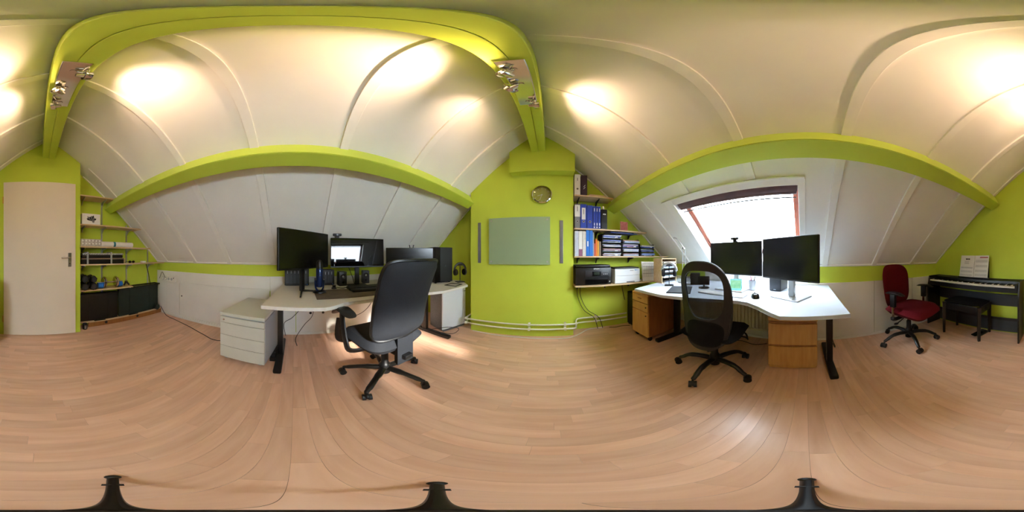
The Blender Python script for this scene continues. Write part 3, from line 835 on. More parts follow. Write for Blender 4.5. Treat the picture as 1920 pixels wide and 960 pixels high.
lv = B().tube(smoothpath([(0.08, 0.03, 0.38), (0.2, 0.04, 0.35), (0.25, 0.04, 0.34)]), 0.006, 8).ball((0.265, 0.04, 0.338), (0.03, 0.02, 0.01), 12, 6).obj('lever', 'blk', r)
for s in (-1, 1):
    ar = B().tube(smoothpath([(s * 0.10, 0.02, 0.385), (s * 0.25, 0.02, 0.385), (s * 0.285, 0.02, 0.40)]), 0.014, 8, rb=0.02).box((s * 0.29 - 0.018, -0.005, 0.38), (s * 0.29 + 0.018, 0.045, 0.42), 0.01).obj('armrest', 'blk', r)
    B().box((s * 0.29 - 0.008, 0.006, 0.41), (s * 0.29 + 0.008, 0.034, 0.56), 0.004).obj('arm_stem', 'chrome', ar)
    B().prism([(-0.016, -0.03), (0.016, -0.03), (0.016, 0.03), (-0.016, 0.03)], 0.53, 0.675, 0.006, m=Matrix.Translation((s * 0.29, 0.02, 0))).obj('arm_sleeve', 'blk', ar)
    B().pillow(outline(0.075, -0.125, 0.125, 3.0), 0.012, 0.012, lambda x, yv, off, s=s: (s * 0.29 + x, 0.04 + yv, 0.684 + off - 0.015 * (yv / 0.125) ** 2), rings=4, seg=28, k=5).obj('arm_pad', 'blk', ar)
# ------------------------------------------------------------------ piano corner
r = thing('digital_piano', 'black digital piano on its slab-sided stand against the green wall', 'piano', (1.14, yfront(1.14), 0), dang)
PX = 0.655
for s in (-1, 1):
    B().prism([(0.0, 0.0), (0.275, 0.0), (0.275, 0.60), (0.24, 0.765), (0.0, 0.765)], s * PX - 0.01, s * PX + 0.01, 0.002,
              m=Matrix(((0, 0, 1, 0), (1, 0, 0, 0.004), (0, 1, 0, 0), (0, 0, 0, 1)))).obj('side_panel', 'blkwood', r, smooth=False)
B().prism([(0.01, 0.66), (0.24, 0.635), (0.275, 0.645), (0.275, 0.692), (0.262, 0.70), (0.125, 0.706), (0.115, 0.752), (0.01, 0.765)], -PX + 0.011, PX - 0.011, 0.003,
          m=Matrix(((0, 0, 1, 0), (1, 0, 0, 0.004), (0, 1, 0, 0), (0, 0, 0, 1)))).obj('keyboard_body', 'blk', r, smooth=False)
B().box((-PX + 0.011, 0.006, 0.40), (PX - 0.011, 0.02, 0.56), 0.002).obj('back_board', 'dkgrey', r, smooth=False)
B().box((-PX + 0.011, 0.03, 0.20), (PX - 0.011, 0.045, 0.235), 0.002).obj('cross_rail', 'blkwood', r, smooth=False)
B().box((-0.64, 0.11, 0.018), (0.64, 0.118, 0.22), 0.002, m=Matrix.Translation((0, -0.10, 0))).obj('foot_board', 'dkgrey', r, smooth=False)
kw = 1.225 / 52
b = B(); bk_ = B()
pattern = (1, 0, 1, 1, 0, 1, 1)            # A-B, then C-D, D-E ... (black key after white key)
for i in range(52):
    x = -0.6125 + i * kw
    b.box((x + 0.0007, 0.135, 0.698), (x + kw - 0.0007, 0.272, 0.716))
    b.box((x + 0.0007, 0.262, 0.70), (x + kw - 0.0007, 0.274, 0.715))
    if i < 51 and pattern[i % 7]:
        bk_.box((x + kw - 0.0065, 0.135, 0.712), (x + kw + 0.0065, 0.222, 0.727), 0.0)
b.obj('white_keys', 'key_w', r, smooth=False, kind='stuff'); bk_.obj('black_keys', 'blkg', r, smooth=False, kind='stuff')
for s in (-1, 1):
    x0, x1 = (0.613, PX - 0.011) if s > 0 else (-PX + 0.011, -0.613)
    B().box((x0, 0.125, 0.69), (x1, 0.279, 0.735), 0.004).obj('key_block', 'blk', r, smooth=False)
B().box((-0.235, 0.055, 0.758), (0.235, 0.10, 0.772), 0.003).obj('music_rest', 'blk', r, smooth=False)
B().box((-0.21, 0.03, 0.77), (0.21, 0.036, 0.99), 0.002, m=Matrix.Translation((0, 0.0, 0))).obj('music_rest', 'blk', r, smooth=False)
# open music book on the rest
r = thing('music_book', 'open sheet-music book standing on the piano', 'book', (1.135, yfront(1.135) + 0.09, 0.774), dang + PI)
tilt = Matrix.Rotation(R(-12), 4, 'X')
for s in (-1, 1):
    pg = B(tilt @ Matrix.Rotation(R(s * -3), 4, 'Z')).box((0.002 if s > 0 else -0.214, -0.004, 0.0), (0.214 if s > 0 else -0.002, 0.0, 0.297), 0.001).obj('page', 'paper', r, smooth=False)
    lines = B(tilt @ Matrix.Rotation(R(s * -3), 4, 'Z'))
    x0, x1 = (0.02, 0.20) if s > 0 else (-0.20, -0.02)
    rows = (0.235, 0.215, 0.165, 0.148, 0.10, 0.085, 0.045, 0.03) if s > 0 else (0.135, 0.125, 0.085, 0.07, 0.035, 0.02)
    for zz in rows:
        for k in range(4):
            lines.box((x0, -0.0053, zz - k * 0.0028 - 0.0004), (x1, -0.0042, zz - k * 0.0028 + 0.0004))
    lines.obj('staves', 'greyink', pg, smooth=False)
    if s > 0:
        B(tilt @ Matrix.Rotation(R(-3), 4, 'Z')).box((0.08, -0.0053, 0.262), (0.20, -0.0042, 0.277)).obj('title_bar', 'redink', pg, smooth=False)
    else:
        t_ = B(tilt @ Matrix.Rotation(R(3), 4, 'Z'))
        for k in range(3): t_.box((-0.135 + k * 0.022, -0.0053, 0.235), (-0.118 + k * 0.022, -0.0042, 0.256))
        t_.obj('title_print', 'ink', pg, smooth=False)
        t2 = B(tilt @ Matrix.Rotation(R(3), 4, 'Z'))
        for k in range(5): t2.box((-0.155 + (k % 2) * 0.01, -0.0053, 0.215 - k * 0.009), (-0.075 - (k % 3) * 0.008, -0.0042, 0.2175 - k * 0.009))
        t2.obj('notes_print', 'greyink', pg, smooth=False)
# bench
r = thing('piano_bench', 'black padded piano bench with square tapering legs', 'bench', (1.158, -1.745, 0), R(2.8))
B().pillow(outline(0.56, -0.165, 0.165, 6.0), 0.022, 0.02, lambda x, yv, off: (x, yv, 0.468 + off), rings=5, seg=44, k=6).obj('seat', 'fabric_k', r)
B().box((-0.265, -0.15, 0.365), (0.265, -0.13, 0.45), 0.003).box((-0.265, 0.13, 0.365), (0.265, 0.15, 0.45), 0.003).box((-0.265, -0.13, 0.365), (-0.245, 0.13, 0.45), 0.003).box((0.245, -0.13, 0.365), (0.265, 0.13, 0.45), 0.003).obj('apron', 'blkwood', r, smooth=False)
for sx in (-1, 1):
    for sy in (-1, 1):
        B().cyl((sx * 0.25, sy * 0.15, 0.0), (sx * 0.25, sy * 0.15, 0.45), 0.022, 0.03, 4, m=Matrix.Translation((sx * 0.25, sy * 0.15, 0)) @ Matrix.Rotation(R(45), 4, 'Z') @ Matrix.Translation((-sx * 0.25, -sy * 0.15, 0))).obj('leg', 'blkwood', r, smooth=False)
    B().cyl((sx * 0.265, 0, 0.41), (sx * 0.30, 0, 0.41), 0.022, seg=16).obj('adjusting_knob', 'blk', r)
# pedal
r = thing('sustain_pedal', 'black sustain pedal on the floor under the piano', 'pedal', (0.98, -1.80, 0), R(170))
B().box((-0.05, -0.09, 0.0), (0.05, 0.09, 0.035), 0.008).obj('base', 'blk', r)
B().box((-0.035, -0.15, 0.028), (0.035, 0.0, 0.045), 0.006).obj('treadle', 'blkg', r)

# ------------------------------------------------------------------ radiator
r = thing('radiator', 'cream ribbed panel radiator on the wall below the white desk', 'radiator', (1.80, 0.66, 0.0))
b = B().box((0.012, -0.62, 0.14), (0.03, 0.62, 0.62), 0.004)
b.obj('panel', 'cream', r, smooth=False)
for i in range(28):
    yy = -0.60 + i * (1.2 / 27)
    B().cyl((0.010, yy, 0.16), (0.010, yy, 0.60), 0.012, seg=8).obj('rib', 'cream', r)
B().box((-0.004, -0.62, 0.60), (0.05, 0.62, 0.625), 0.006).obj('top_grille', 'cream', r, smooth=False)
B().box((-0.004, -0.62, 0.135), (0.03, 0.62, 0.16), 0.006).obj('lower_rail', 'cream', r, smooth=False)
for s in (-1, 1):
    B().tube([(0.03, s * 0.57, 0.0), (0.03, s * 0.57, 0.15)], 0.009, 10).obj('feed_pipe', 'cream', r)
    B().box((0.03, s * 0.45 - 0.02, 0.2), (0.064, s * 0.45 + 0.02, 0.58)).obj('bracket', 'cream', r, smooth=False)

# ------------------------------------------------------------------ clock wall
def wy(x): return yclock(x)
cang = math.atan2(0.06, 1.305)
r = thing('wall_clock', 'round wall clock with a polished brass-toned rim on the lime green wall', 'clock', (-0.10, wy(-0.10), 1.835), cang)
mx_ = Matrix.Rotation(R(90), 4, 'X')       # local z -> -y (out of the wall)
B().lathe([(0.106, 0.0), (0.122, 0.001), (0.126, 0.014), (0.120, 0.034), (0.110, 0.040), (0.108, 0.034), (0.106, 0.002)], seg=40, m=mx_, ring=True).obj('rim', 'chrome', r)
B().lathe([(0.002, 0.004), (0.104, 0.004), (0.104, 0.007), (0.002, 0.007)], seg=36, m=mx_).obj('dial', 'dial', r)
for (an, ln, wd) in ((197, 0.055, 0.006), (250, 0.08, 0.005)):
    B(mx_ @ Matrix.Rotation(R(an), 4, 'Z')).box((-0.01, -wd / 2, 0.011), (ln, wd / 2, 0.0125)).obj('hand', 'alu', r, smooth=False)
for k in range(12):
    B(mx_).box((0.082, -0.002, 0.007), (0.096, 0.002, 0.0085), m=Matrix.Rotation(2 * PI * k / 12, 4, 'Z')).obj('hour_mark', 'alu', r, smooth=False)
B(mx_).cyl((0, 0, 0.007), (0, 0, 0.015), 0.006, seg=12).obj('hub', 'alu', r)
B().lathe([(0.001, 0.028), (0.104, 0.028), (0.104, 0.030), (0.001, 0.030)], seg=32, m=mx_).obj('cover_glass', 'clockglass', r)
r = thing('glass_board', 'frosted green-grey glass board on steel stand-offs below the clock', 'board', (-0.38, wy(-0.38), 0.955), cang)
B().box((-0.379, -0.026, 0.0), (0.379, -0.020, 0.585), 0.0015).obj('glass_sheet', 'frosted', r, smooth=False)
for sx in (-1, 1):
    for zz in (0.035, 0.55):
        B().cyl((sx * 0.345, 0.0, zz), (sx * 0.345, -0.032, zz), 0.011, seg=14).obj('stand_off', 'steel', r)
for xx, lb in ((-0.895, 'grey metal magnetic strip between the glass board and the desk corner'), (0.137, 'grey metal magnetic strip between the glass board and the binder shelves')):
    o = B().box((-0.021, -0.008, 0.0), (0.021, -0.0005, 0.53), 0.002).obj('magnetic_strip', 'strip', smooth=False)
    place(o, (xx, wy(xx), 0.97), cang); tag(o, lb, 'metal strip', 'upright metal strips')
# heating pipes
def pipe(zz, label):
    o0 = 0.045
    pts = [(-1.09, 2.12, zz), (-1.09, 2.17, zz), (-1.09, 1.93, zz), (-1.05, wy(-1.05) - o0, zz), (0.26, wy(0.26) - o0, zz), (0.315, wy(0.3) - o0 + 0.02, zz + 0.0), (0.33, 2.06, zz), (0.36, 2.115, zz), (0.45, YB - 0.045, zz), (1.08, YB - 0.045, zz)]
    pts[4] = (0.29, wy(0.29) - o0, zz)
    return pts
for zz, lb in ((0.190, 'upper cream heating pipe along the lime green wall'), (0.125, 'lower cream heating pipe along the lime green wall')):
    r = thing('heating_pipe', lb, 'pipe', (-0.4, wy(-0.4) - 0.045, zz))
    loc = Vector((-0.4, wy(-0.4) - 0.045, zz))
    pts = [Vector(p) - loc for p in pipe(zz, lb)]
    B().tube(pts[1:], 0.0105, 12).obj('pipe_run', 'pipe', r)
    b = B()
    b.cyl(pts[3] + Vector((-0.035, -0.0, 0)), pts[3] + Vector((0.0, 0, 0)), 0.019, seg=14)
    b.obj('coupling', 'pipe', r)
    for xx in (-0.25, 0.18, 0.62):
        yv = wy(xx) if xx < 0.3 else YB
        B(Matrix.Translation(-loc)).box((xx - 0.014, yv - 0.062, zz - 0.017), (xx + 0.014, yv - 0.001, zz + 0.017), 0.003).obj('pipe_clip', 'pipe', r, smooth=False)
r = tag(B().tube(smoothpath([(-0.98, -0.02, 0.006), (-0.7, -0.035, 0.006), (-0.35, -0.028, 0.006), (0.0, -0.03, 0.006), (0.22, -0.02, 0.006), (0.34, 0.05, 0.007), (0.52, 0.20, 0.006), (0.72, 0.19, 0.006)]), 0.0055, 6).obj('white_cable', 'white'), 'white cable lying along the floor below the heating pipes', 'cable')
r.location = (0.0, 1.93, 0)
# ------------------------------------------------------------------ left alcove (beside the door): shelves and what stands on them
YS = -2.06                                  # shelf fronts
def shelf(label, x0, x1, z, y_front, y_back, rails, material='birch', t=0.018, group=None, bracket_mat='alu', deep=0.17):
    """z = upper surface; rails = x of the brackets"""
    r = thing('wall_shelf', label, 'shelf', ((x0 + x1) / 2, (y_front + y_back) / 2, z - t), group=group)
    o = Vector(((x0 + x1) / 2, (y_front + y_back) / 2, z - t))
    mm = Matrix.Translation(-o)
    B(mm).box((x0, min(y_front, y_back), z - t), (x1, max(y_front, y_back), z), 0.0015).obj('shelf_board', material, r, smooth=False)
    sg = 1 if y_front > y_back else -1
    for xx in rails:
        yb = y_back + sg * 0.012
        pr = [(yb, z - t - 0.001), (yb + sg * deep, z - t - 0.001), (yb + sg * deep, z - t - 0.012), (yb + sg * 0.06, z - t - 0.03), (yb + sg * 0.012, z - t - 0.075), (yb, z - t - 0.08)]
        b = B(mm); n = len(pr)
        b._add([(xx - 0.005, p[0], p[1]) for p in pr] + [(xx + 0.005, p[0], p[1]) for p in pr],
               [tuple(range(n)), tuple(range(2 * n - 1, n - 1, -1))] + [(i, (i + 1) % n, n + (i + 1) % n, n + i) for i in range(n)])
        b.obj('bracket', bracket_mat, r, smooth=False)
    return r
GL = 'birch shelves beside the door'
LX = -0.545
RAIL = (-0.93, -1.36, -1.80)
shelf('topmost birch shelf beside the door, short and empty', -1.03, LX, 1.905, YS, YF + 0.001, (-0.62, -0.93), group=GL)
shelf('birch shelf beside the door holding the white box with a shell drawing', -1.52, LX, 1.49, YS, YF + 0.001, (-0.62, -0.93, -1.36), group=GL)
shelf('birch shelf beside the door holding the white paper roll', -1.70, LX, 1.19, YS, YF + 0.001, (-0.62, -0.93, -1.36), group=GL)
shelf('long birch shelf beside the door holding the bundle with chrome straps', -2.03, LX, 0.95, -2.075, YF + 0.001, (-0.62, -0.93, -1.36, -1.80), group=GL)
shelf('birch shelf beside the door holding the chrome dumbbell', -1.36, LX, 0.60, YS, YF + 0.001, (-0.62, -0.93, -1.33), group=GL)
for i, (xx, z1) in enumerate(((-0.93, 1.90), (-1.36, 1.56), (-1.80, 1.17))):
    o = B().box((-0.011, 0.0, 0.0), (0.011, 0.011, z1 - 0.50), 0.001).obj('shelf_rail', 'alu', smooth=False)
    place(o, (xx, YF + 0.0005, 0.50))
    tag(o, ('tallest', 'middle', 'shortest')[i] + ' slim metal shelf rail on the green wall beside the door', 'rail', 'shelf rails beside the door')
# low plinth
r = thing('plinth_step', 'low wooden plinth with two oval sockets at the foot of the shelves beside the door', 'plinth', (-1.29, -2.16, 0))
B().box((-0.755, -0.108, 0.075), (0.742, 0.0, 0.093), 0.002).obj('plinth_top', 'birch', r, smooth=False)
pf = B().box((-0.755, -0.022, 0.0), (0.60, -0.004, 0.0745), 0.002).obj('plinth_front', 'beechd', r, smooth=False)
for xx in (0.33, -0.22):
    B().cyl((xx, -0.0045, 0.045), (xx, -0.0005, 0.045), 0.022, seg=20).obj('socket', 'ink', pf)
# picture box
r = thing('storage_box', 'white box printed with a grey shell drawing on a shelf beside the door', 'box', (-0.70, -2.14, 1.4905))
B().box((-0.135, -0.10, 0.0), (0.125, 0.055, 0.152), 0.002).obj('carton', 'paper', r, smooth=False)
for k in range(7):
    an = R(25 + k * 21)
    p = (math.cos(an), math.sin(an))
    b = B(); ln = 0.078 + 0.012 * math.sin(k * 2.1)
    c = Vector((-0.01, 0.0556, 0.048)); q = Vector((-p[1], 0, p[0])) ; d = Vector((p[0], 0, p[1]))
    v = [c, c + d * ln * 0.75 + q * 0.014, c + d * ln, c + d * ln * 0.75 - q * 0.014]
    b._add(v + [x + Vector((0, 0.0006, 0)) for x in v], [(0, 1, 2, 3), (7, 6, 5, 4), (0, 4, 5, 1), (1, 5, 6, 2), (2, 6, 7, 3), (3, 7, 4, 0)])
    b.obj('printed_rib', ('ink', 'greyink')[k % 2], r, smooth=False)
B().cyl((-0.035, 0.0552, 0.045), (-0.035, 0.0564, 0.045), 0.018, seg=18).obj('printed_core', 'greyink', r)
# patterned carton and paper roll
r = thing('patterned_carton', 'flat white patterned carton at the wall end of the paper-roll shelf', 'box', (-0.70, -2.14, 1.1905))
B().box((-0.15, -0.09, 0.0), (0.145, 0.05, 0.10), 0.004).obj('carton', 'carton', r, smooth=False)
b = B()
for i in range(6):
    for j in range(2):
        b.box((-0.02 , 0.0502, -0.011), (0.0, 0.0512, 0.009), m=Matrix.Translation((-0.12 + i * 0.048, 0, 0.03 + j * 0.04)) @ Matrix.Rotation(R(45), 4, 'Y'))
b.obj('diamond_print', 'paper', r, smooth=False, kind='stuff')
r = thing('paper_roll', 'white paper roll with a teal band on a shelf beside the door', 'roll', (-1.12, -2.13, 1.1905))
B().cyl((-0.262, 0, 0.038), (0.262, 0, 0.038), 0.0378, seg=28).obj('roll', 'paper', r)
B().cyl((0.035, 0, 0.038), (0.068, 0, 0.038), 0.0385, seg=28).obj('paper_band', mat('teal_band', (22, 110, 130), 0.5, var=0.1), r)
B().cyl((-0.2624, 0, 0.038), (-0.263, 0, 0.038), 0.024, seg=20).obj('roll_core', 'grey', r)
# strapped bundle
r = thing('strapped_bundle', 'dark bundle with a white zigzag edge held by two chrome straps', 'bundle', (-0.89, -2.14, 0.9505))
B().box((-0.32, -0.085, 0.0), (0.325, 0.055, 0.062), 0.008).obj('lower_case', 'blkwood', r, smooth=False)
B().box((-0.32, -0.08, 0.063), (0.32, 0.05, 0.080), 0.003).obj('middle_board', 'brown', r, smooth=False)
B().box((-0.31, -0.085, 0.081), (0.315, 0.052, 0.125), 0.015).obj('upper_case', 'blk', r)
b = B()
for i in range(26):
    b.box((-0.309 + i * 0.024, 0.05, 0.126), (-0.297 + i * 0.024, 0.056, 0.150), m=Matrix.Translation((-0.303 + i * 0.024, 0, 0.138)) @ Matrix.Rotation(R(38), 4, 'Y') @ Matrix.Translation((0.303 - i * 0.024, 0, -0.138)))
b.obj('zigzag_edge', 'zigzag', r, smooth=False, kind='stuff')
B().box((-0.31, -0.08, 0.1255), (0.315, 0.05, 0.147), 0.004).obj('woven_top', 'dkgrey', r, smooth=False)
for xx in (0.235, -0.115):
    B().box((xx - 0.013, -0.09, 0.0), (xx + 0.013, 0.062, 0.165), 0.003).obj('strap', 'alu', r, smooth=False)
B().box((-0.345, -0.06, 0.0), (-0.327, 0.05, 0.075), 0.003).obj('end_block', 'birch', r, smooth=False)
r = thing('small_gadget', 'small black gadget lying next to the strapped bundle', 'gadget', (-1.37, -2.12, 0.9505))
for s in (-1, 1):
    B().ball((s * 0.032, 0.0, 0.020), (0.028, 0.012, 0.019), 14, 8).obj('lens', 'blkg', r)
    B().tube(smoothpath([(s * 0.058, 0.0, 0.024), (s * 0.062, -0.06, 0.02), (s * 0.055, -0.11, 0.006)]), 0.003, 6).obj('temple', 'blk', r)
B().tube([(-0.01, 0.002, 0.026), (0.01, 0.002, 0.026)], 0.003, 6).obj('bridge', 'blk', r)
r = thing('small_white_box', 'tiny white box near the end of the long shelf beside the door', 'box', (-1.60, -2.13, 0.9505))
B().box((-0.035, -0.03, 0.0), (0.035, 0.03, 0.026), 0.004).obj('case', 'paper', r, smooth=False)
B().box((-0.0355, -0.0305, 0.018), (0.0355, 0.0305, 0.028), 0.004).obj('lid', 'paper', r, smooth=False)
# hex dumbbells: two rows of two, seen end-on
hexm = None
def hex_dumbbell(x, z, label, rr):
    r = thing('hex_dumbbell', label, 'dumbbell', (x, -2.15, z), group='black hexagonal dumbbells')
    for yv in (-0.085, 0.045):
        B().cyl((0, yv, rr * 0.87), (0, yv + 0.055, rr * 0.87), rr, rr * 0.93, 6, m=Matrix.Translation((0, 0, rr * 0.87)) @ Matrix.Rotation(R(0), 4, 'Y') @ Matrix.Translation((0, 0, -rr * 0.87))).obj('weight', 'blk', r, smooth=False)
        B().cyl((0, yv + 0.055, rr * 0.87), (0, yv + 0.0565, rr * 0.87), rr * 0.6, seg=18).obj('end_disc', 'dkgrey', r)
    B().cyl((0, -0.03, rr * 0.87), (0, 0.05, rr * 0.87), 0.014, seg=12).obj('handle', 'blksteel', r)
hex_dumbbell(-0.615, 0.6005, 'black hexagonal dumbbell, lower row, nearest the door', 0.055)
hex_dumbbell(-0.735, 0.6005, 'black hexagonal dumbbell, lower row, next to the chrome dumbbell', 0.055)
hex_dumbbell(-0.615, 0.702, 'black hexagonal dumbbell, upper row, nearest the door', 0.058)
hex_dumbbell(-0.735, 0.702, 'black hexagonal dumbbell, upper row, above the one next to the chrome dumbbell', 0.050)
# chrome dumbbell with blue collars
r = thing('chrome_dumbbell', 'chrome dumbbell with stacked plates and blue end weights', 'dumbbell', (-1.0, -2.115, 0.6005))
B().cyl((-0.20, 0, 0.085), (0.20, 0, 0.085), 0.012, seg=14).obj('bar', 'chrome', r)
for s in (-1, 1):
    for k, (off, rr, th) in enumerate(((0.075, 0.062, 0.012), (0.09, 0.083, 0.016), (0.108, 0.070, 0.014))):
        B().lathe([(0.012, -th / 2), (rr * 0.95, -th / 2), (rr, -th / 4), (rr, th / 4), (rr * 0.95, th / 2), (0.012, th / 2)], seg=28, m=Matrix.Translation((s * off, 0, 0.085)) @ Matrix.Rotation(R(90), 4, 'Y')).obj('plate', 'chrome', r)
    B().cyl((s * 0.118, 0, 0.046), (s * 0.19, 0, 0.046), 0.0455, 0.040, 20).obj('blue_weight', 'blue2', r)
# gadget next to the dumbbell
r = thing('hand_grip', 'small black clamp with a chrome spring beside the chrome dumbbell', 'clamp', (-1.265, -2.115, 0.6005))
for s in (-1, 1):
    B().tube(smoothpath([(s * 0.008, 0, 0.075), (s * 0.02, 0.01, 0.05), (s * 0.045, 0.02, 0.022)]), 0.014, 8).obj('grip_handle', 'blk', r)
B().tube([(0.018 * math.cos(t), 0.004 * t / 6 - 0.004, 0.078 + 0.016 * math.sin(t)) for t in [k * PI / 6 for k in range(25)]], 0.004, 6).obj('spring', 'chrome', r)
# crates under the dumbbell shelf
def crate(label, x0, x1, z1, material, y0=-2.262, y1=-2.185):
    cx = (x0 + x1) / 2
    r = thing('storage_crate', label, 'crate', (cx, -2.22, 0.0935))
    h = z1 - 0.0935; w2 = (x1 - x0) / 2; ya, yb = y0 + 2.22, y1 + 2.22
    B().prism([(-w2 + 0.015, ya), (w2 - 0.015, ya), (w2, yb), (-w2, yb)], 0.0, h - 0.012, 0.004).obj('tub', material, r, smooth=False)
    B().box((-w2 - 0.004, ya - 0.0, h - 0.03), (w2 + 0.004, yb + 0.012, h), 0.004).obj('rim', material, r, smooth=False)
    for xx in (-w2 * 0.5, w2 * 0.5):
        B().box((xx - 0.006, yb - 0.002, 0.02), (xx + 0.006, yb + 0.006, h - 0.03), 0.002).obj('stiffener', material, r, smooth=False)
    return r
crate('black plastic storage crate on the plinth, under the dumbbells', -1.155, -0.56, 0.515, 'blk')
crate('dark green-black storage crate on the plinth, in the corner by the white panel', -1.97, -1.18, 0.56, 'dkgreen')
# framed glass tray on the green crate
r = thing('glass_tray', 'black-framed glass panel lying on the dark green crate', 'panel', (-1.62, -2.19, 0.5605))
for (x0, x1, y0, y1) in ((-0.34, 0.33, 0.055, 0.075), (-0.34, 0.33, -0.07, -0.05), (-0.34, -0.32, -0.05, 0.055), (0.31, 0.33, -0.05, 0.055)):
    B().box((x0, y0, 0.0), (x1, y1, 0.018), 0.002).obj('frame_bar', 'blk', r, smooth=False)
B().box((-0.318, -0.049, 0.006), (0.308, 0.054, 0.010)).obj('glass', 'glass', r, smooth=False)
# things on the plinth
for xx, lb in ((-0.86, 'black flat pad on the plinth below the black crate'), (-1.43, 'black flat pad on the plinth below the dark green crate')):
    r = thing('flat_pad', lb, 'pad', (xx, -2.166, 0.0935), group='black pads on the plinth')
    B().box((-0.085, -0.012, 0.0), (0.085, 0.022, 0.014), 0.005).obj('pad', 'blk', r)
    B().tube(smoothpath([(-0.05, 0.0, 0.012), (-0.02, 0.01, 0.022), (0.03, 0.008, 0.02), (0.07, 0.0, 0.012)]), 0.004, 6).obj('cord', 'blk', r)
r = thing('cable_spool', 'dark green cable spool at the corner end of the plinth', 'spool', (-1.93, -2.13, 0.0935))
r.location = (-1.90, -2.14, 0.0935)
for yv in (0.0, 0.045):
    B().cyl((0, yv - 0.022, 0.05), (0, yv - 0.014, 0.05), 0.05, seg=24).obj('flange', 'dkgreen', r)
B().cyl((0, -0.014, 0.05), (0, 0.023, 0.05), 0.036, seg=20).obj('winding', 'blk', r)
r = thing('small_canister', 'small black canister with white print on the floor beside the plinth', 'canister', (-0.625, -2.12, 0))
B().lathe([(0.030, 0.0), (0.033, 0.004), (0.033, 0.085), (0.028, 0.094), (0.012, 0.096)], seg=24).obj('can', 'blk', r)
for k in range(4):
    B().box((-0.012, 0.0325, 0.02 + k * 0.014), (0.014, 0.0338, 0.026 + k * 0.014)).obj('print_line', 'whiteink', r, smooth=False)
# power strip on the ledge of the white panelling
r = thing('power_strip', 'white multi-socket power strip on the white wall panel in the shelf corner', 'power strip', (XL + 0.018, -1.93, 0.62))
B().box((0.0, -0.17, 0.0), (0.05, 0.15, 0.10), 0.008).obj('housing', 'white', r, smooth=False)
for k in range(4):
    B().cyl((0.0495, -0.125 + k * 0.066, 0.05), (0.0515, -0.125 + k * 0.066, 0.05), 0.024, seg=20).obj('socket', 'ltgrey', r)
for k in range(2):
    B().box((0.051, -0.14 + k * 0.066, 0.035), (0.085, -0.11 + k * 0.066, 0.068), 0.006).obj('plug', 'white', r)
B().box((0.05, 0.115, 0.06), (0.056, 0.125, 0.08), 0.001).obj('switch', 'ink', r)
r = tag(B().tube(smoothpath([(0, 0, 0), (0.03, 0.0, 0.06), (0.02, -0.05, 0.10), (-0.0, -0.10, 0.06), (0.0, -0.14, -0.02)]), 0.004, 6).obj('plug_cable', 'blk'), 'short black cable arching over the white power strip', 'cable')
r.location = (-1.955, -1.98, 0.685)
r = tag(B().tube([(0, 0, 0), (-0.05, 0.0, -0.16), (-0.09, 0.0, -0.345)], 0.006, 6).obj('hanging_cable', 'blk'), 'black cable hanging from the long shelf onto the glass panel', 'cable')
r.location = (-1.63, -2.09, 0.93)
r = tag(B().tube(smoothpath([(0.0, 0, 0.14), (0.03, 0.06, 0.12), (0.03, 0.14, 0.03), (0.05, 0.24, 0.006), (0.08, 0.42, 0.006), (0.16, 0.75, 0.006), (0.27, 1.05, 0.006), (0.34, 1.27, 0.006), (0.20, 1.55, 0.006)]), 0.005, 6).obj('floor_cable', 'blk'), 'black cable running along the floor to the grey steel pedestal', 'cable')
r.location = (-1.985, -2.12, 0)
# ------------------------------------------------------------------ right alcove: office shelves
GR = 'birch shelves above the printers'
RXs = 0.292
YR = 1.955
shelf('topmost birch shelf in the office alcove, holding two binders', RXs, 0.80, 1.845, YR, YB - 0.001, (0.36, 0.62), group=GR, bracket_mat='blk')
shelf('birch shelf in the office alcove holding the row of blue binders', RXs, 1.315, 1.405, YR, YB - 0.001, (0.36, 0.62, 1.12), group=GR, bracket_mat='blk')
shelf('birch shelf in the office alcove holding the letter trays', RXs, 1.735, 1.058, YR, YB - 0.001, (0.36, 0.62, 1.12), group=GR, bracket_mat='blk')
shelf('lowest birch shelf in the office alcove, holding both printers', RXs, 1.56, 0.702, YR - 0.07, YB - 0.001, (0.36, 0.75, 1.12), group=GR, bracket_mat='blk')
def binder(name, label, x, w, z, h, material, group, hole=True, lab=None, extra=None, d=0.21, yf=1.962):
    r = thing(name, label, 'binder' if 'binder' in name else 'book', (x + w / 2, yf, z + 0.0005), group=group)
    B().box((-w / 2 + 0.0008, 0.0, 0.0), (w / 2 - 0.0008, d, h), 0.0025).obj('cover', material, r, smooth=False)
    if hole:
        B().lathe([(0.009, 0.0), (0.015, 0.0), (0.015, 0.002), (0.009, 0.002)], seg=20, ring=True, m=Matrix.Translation((0, 0.0, 0.085)) @ Matrix.Rotation(R(90), 4, 'X')).obj('ring', 'steel', r)
        B().cyl((0, 0.0005, 0.085), (0, -0.0008, 0.085), 0.010, seg=16).obj('finger_hole', 'ink', r)
    if lab:
        z0, z1, lm, fw = lab
        lb = B().box((-w / 2 * fw, -0.0012, z0), (w / 2 * fw, 0.0, z1)).obj('spine_label', lm, r, smooth=False)
        if lm != 'greyink':
            B().box((-0.004, -0.0018, z0 + (z1 - z0) * 0.45), (0.004, -0.0012, z1 - 0.02)).obj('spine_print', 'greyink', lb, smooth=False)
    if extra: extra(r)
    return r
g1 = 'binders on the topmost shelf'
z1 = 1.845
binder('binder', 'cream lever-arch binder on the topmost alcove shelf', 0.296, 0.074, z1, 0.305, 'paper', g1, lab=(0.15, 0.27, 'paper', 0.5))
def slashes(r):
    for k in range(2):
        B().box((-0.016, -0.0012, -0.003), (0.022, 0.0, 0.003), m=Matrix.Translation((0.0, 0, 0.10 + k * 0.03)) @ Matrix.Rotation(R(-55), 4, 'Y')).obj('spine_slash', 'whiteink', r, smooth=False)
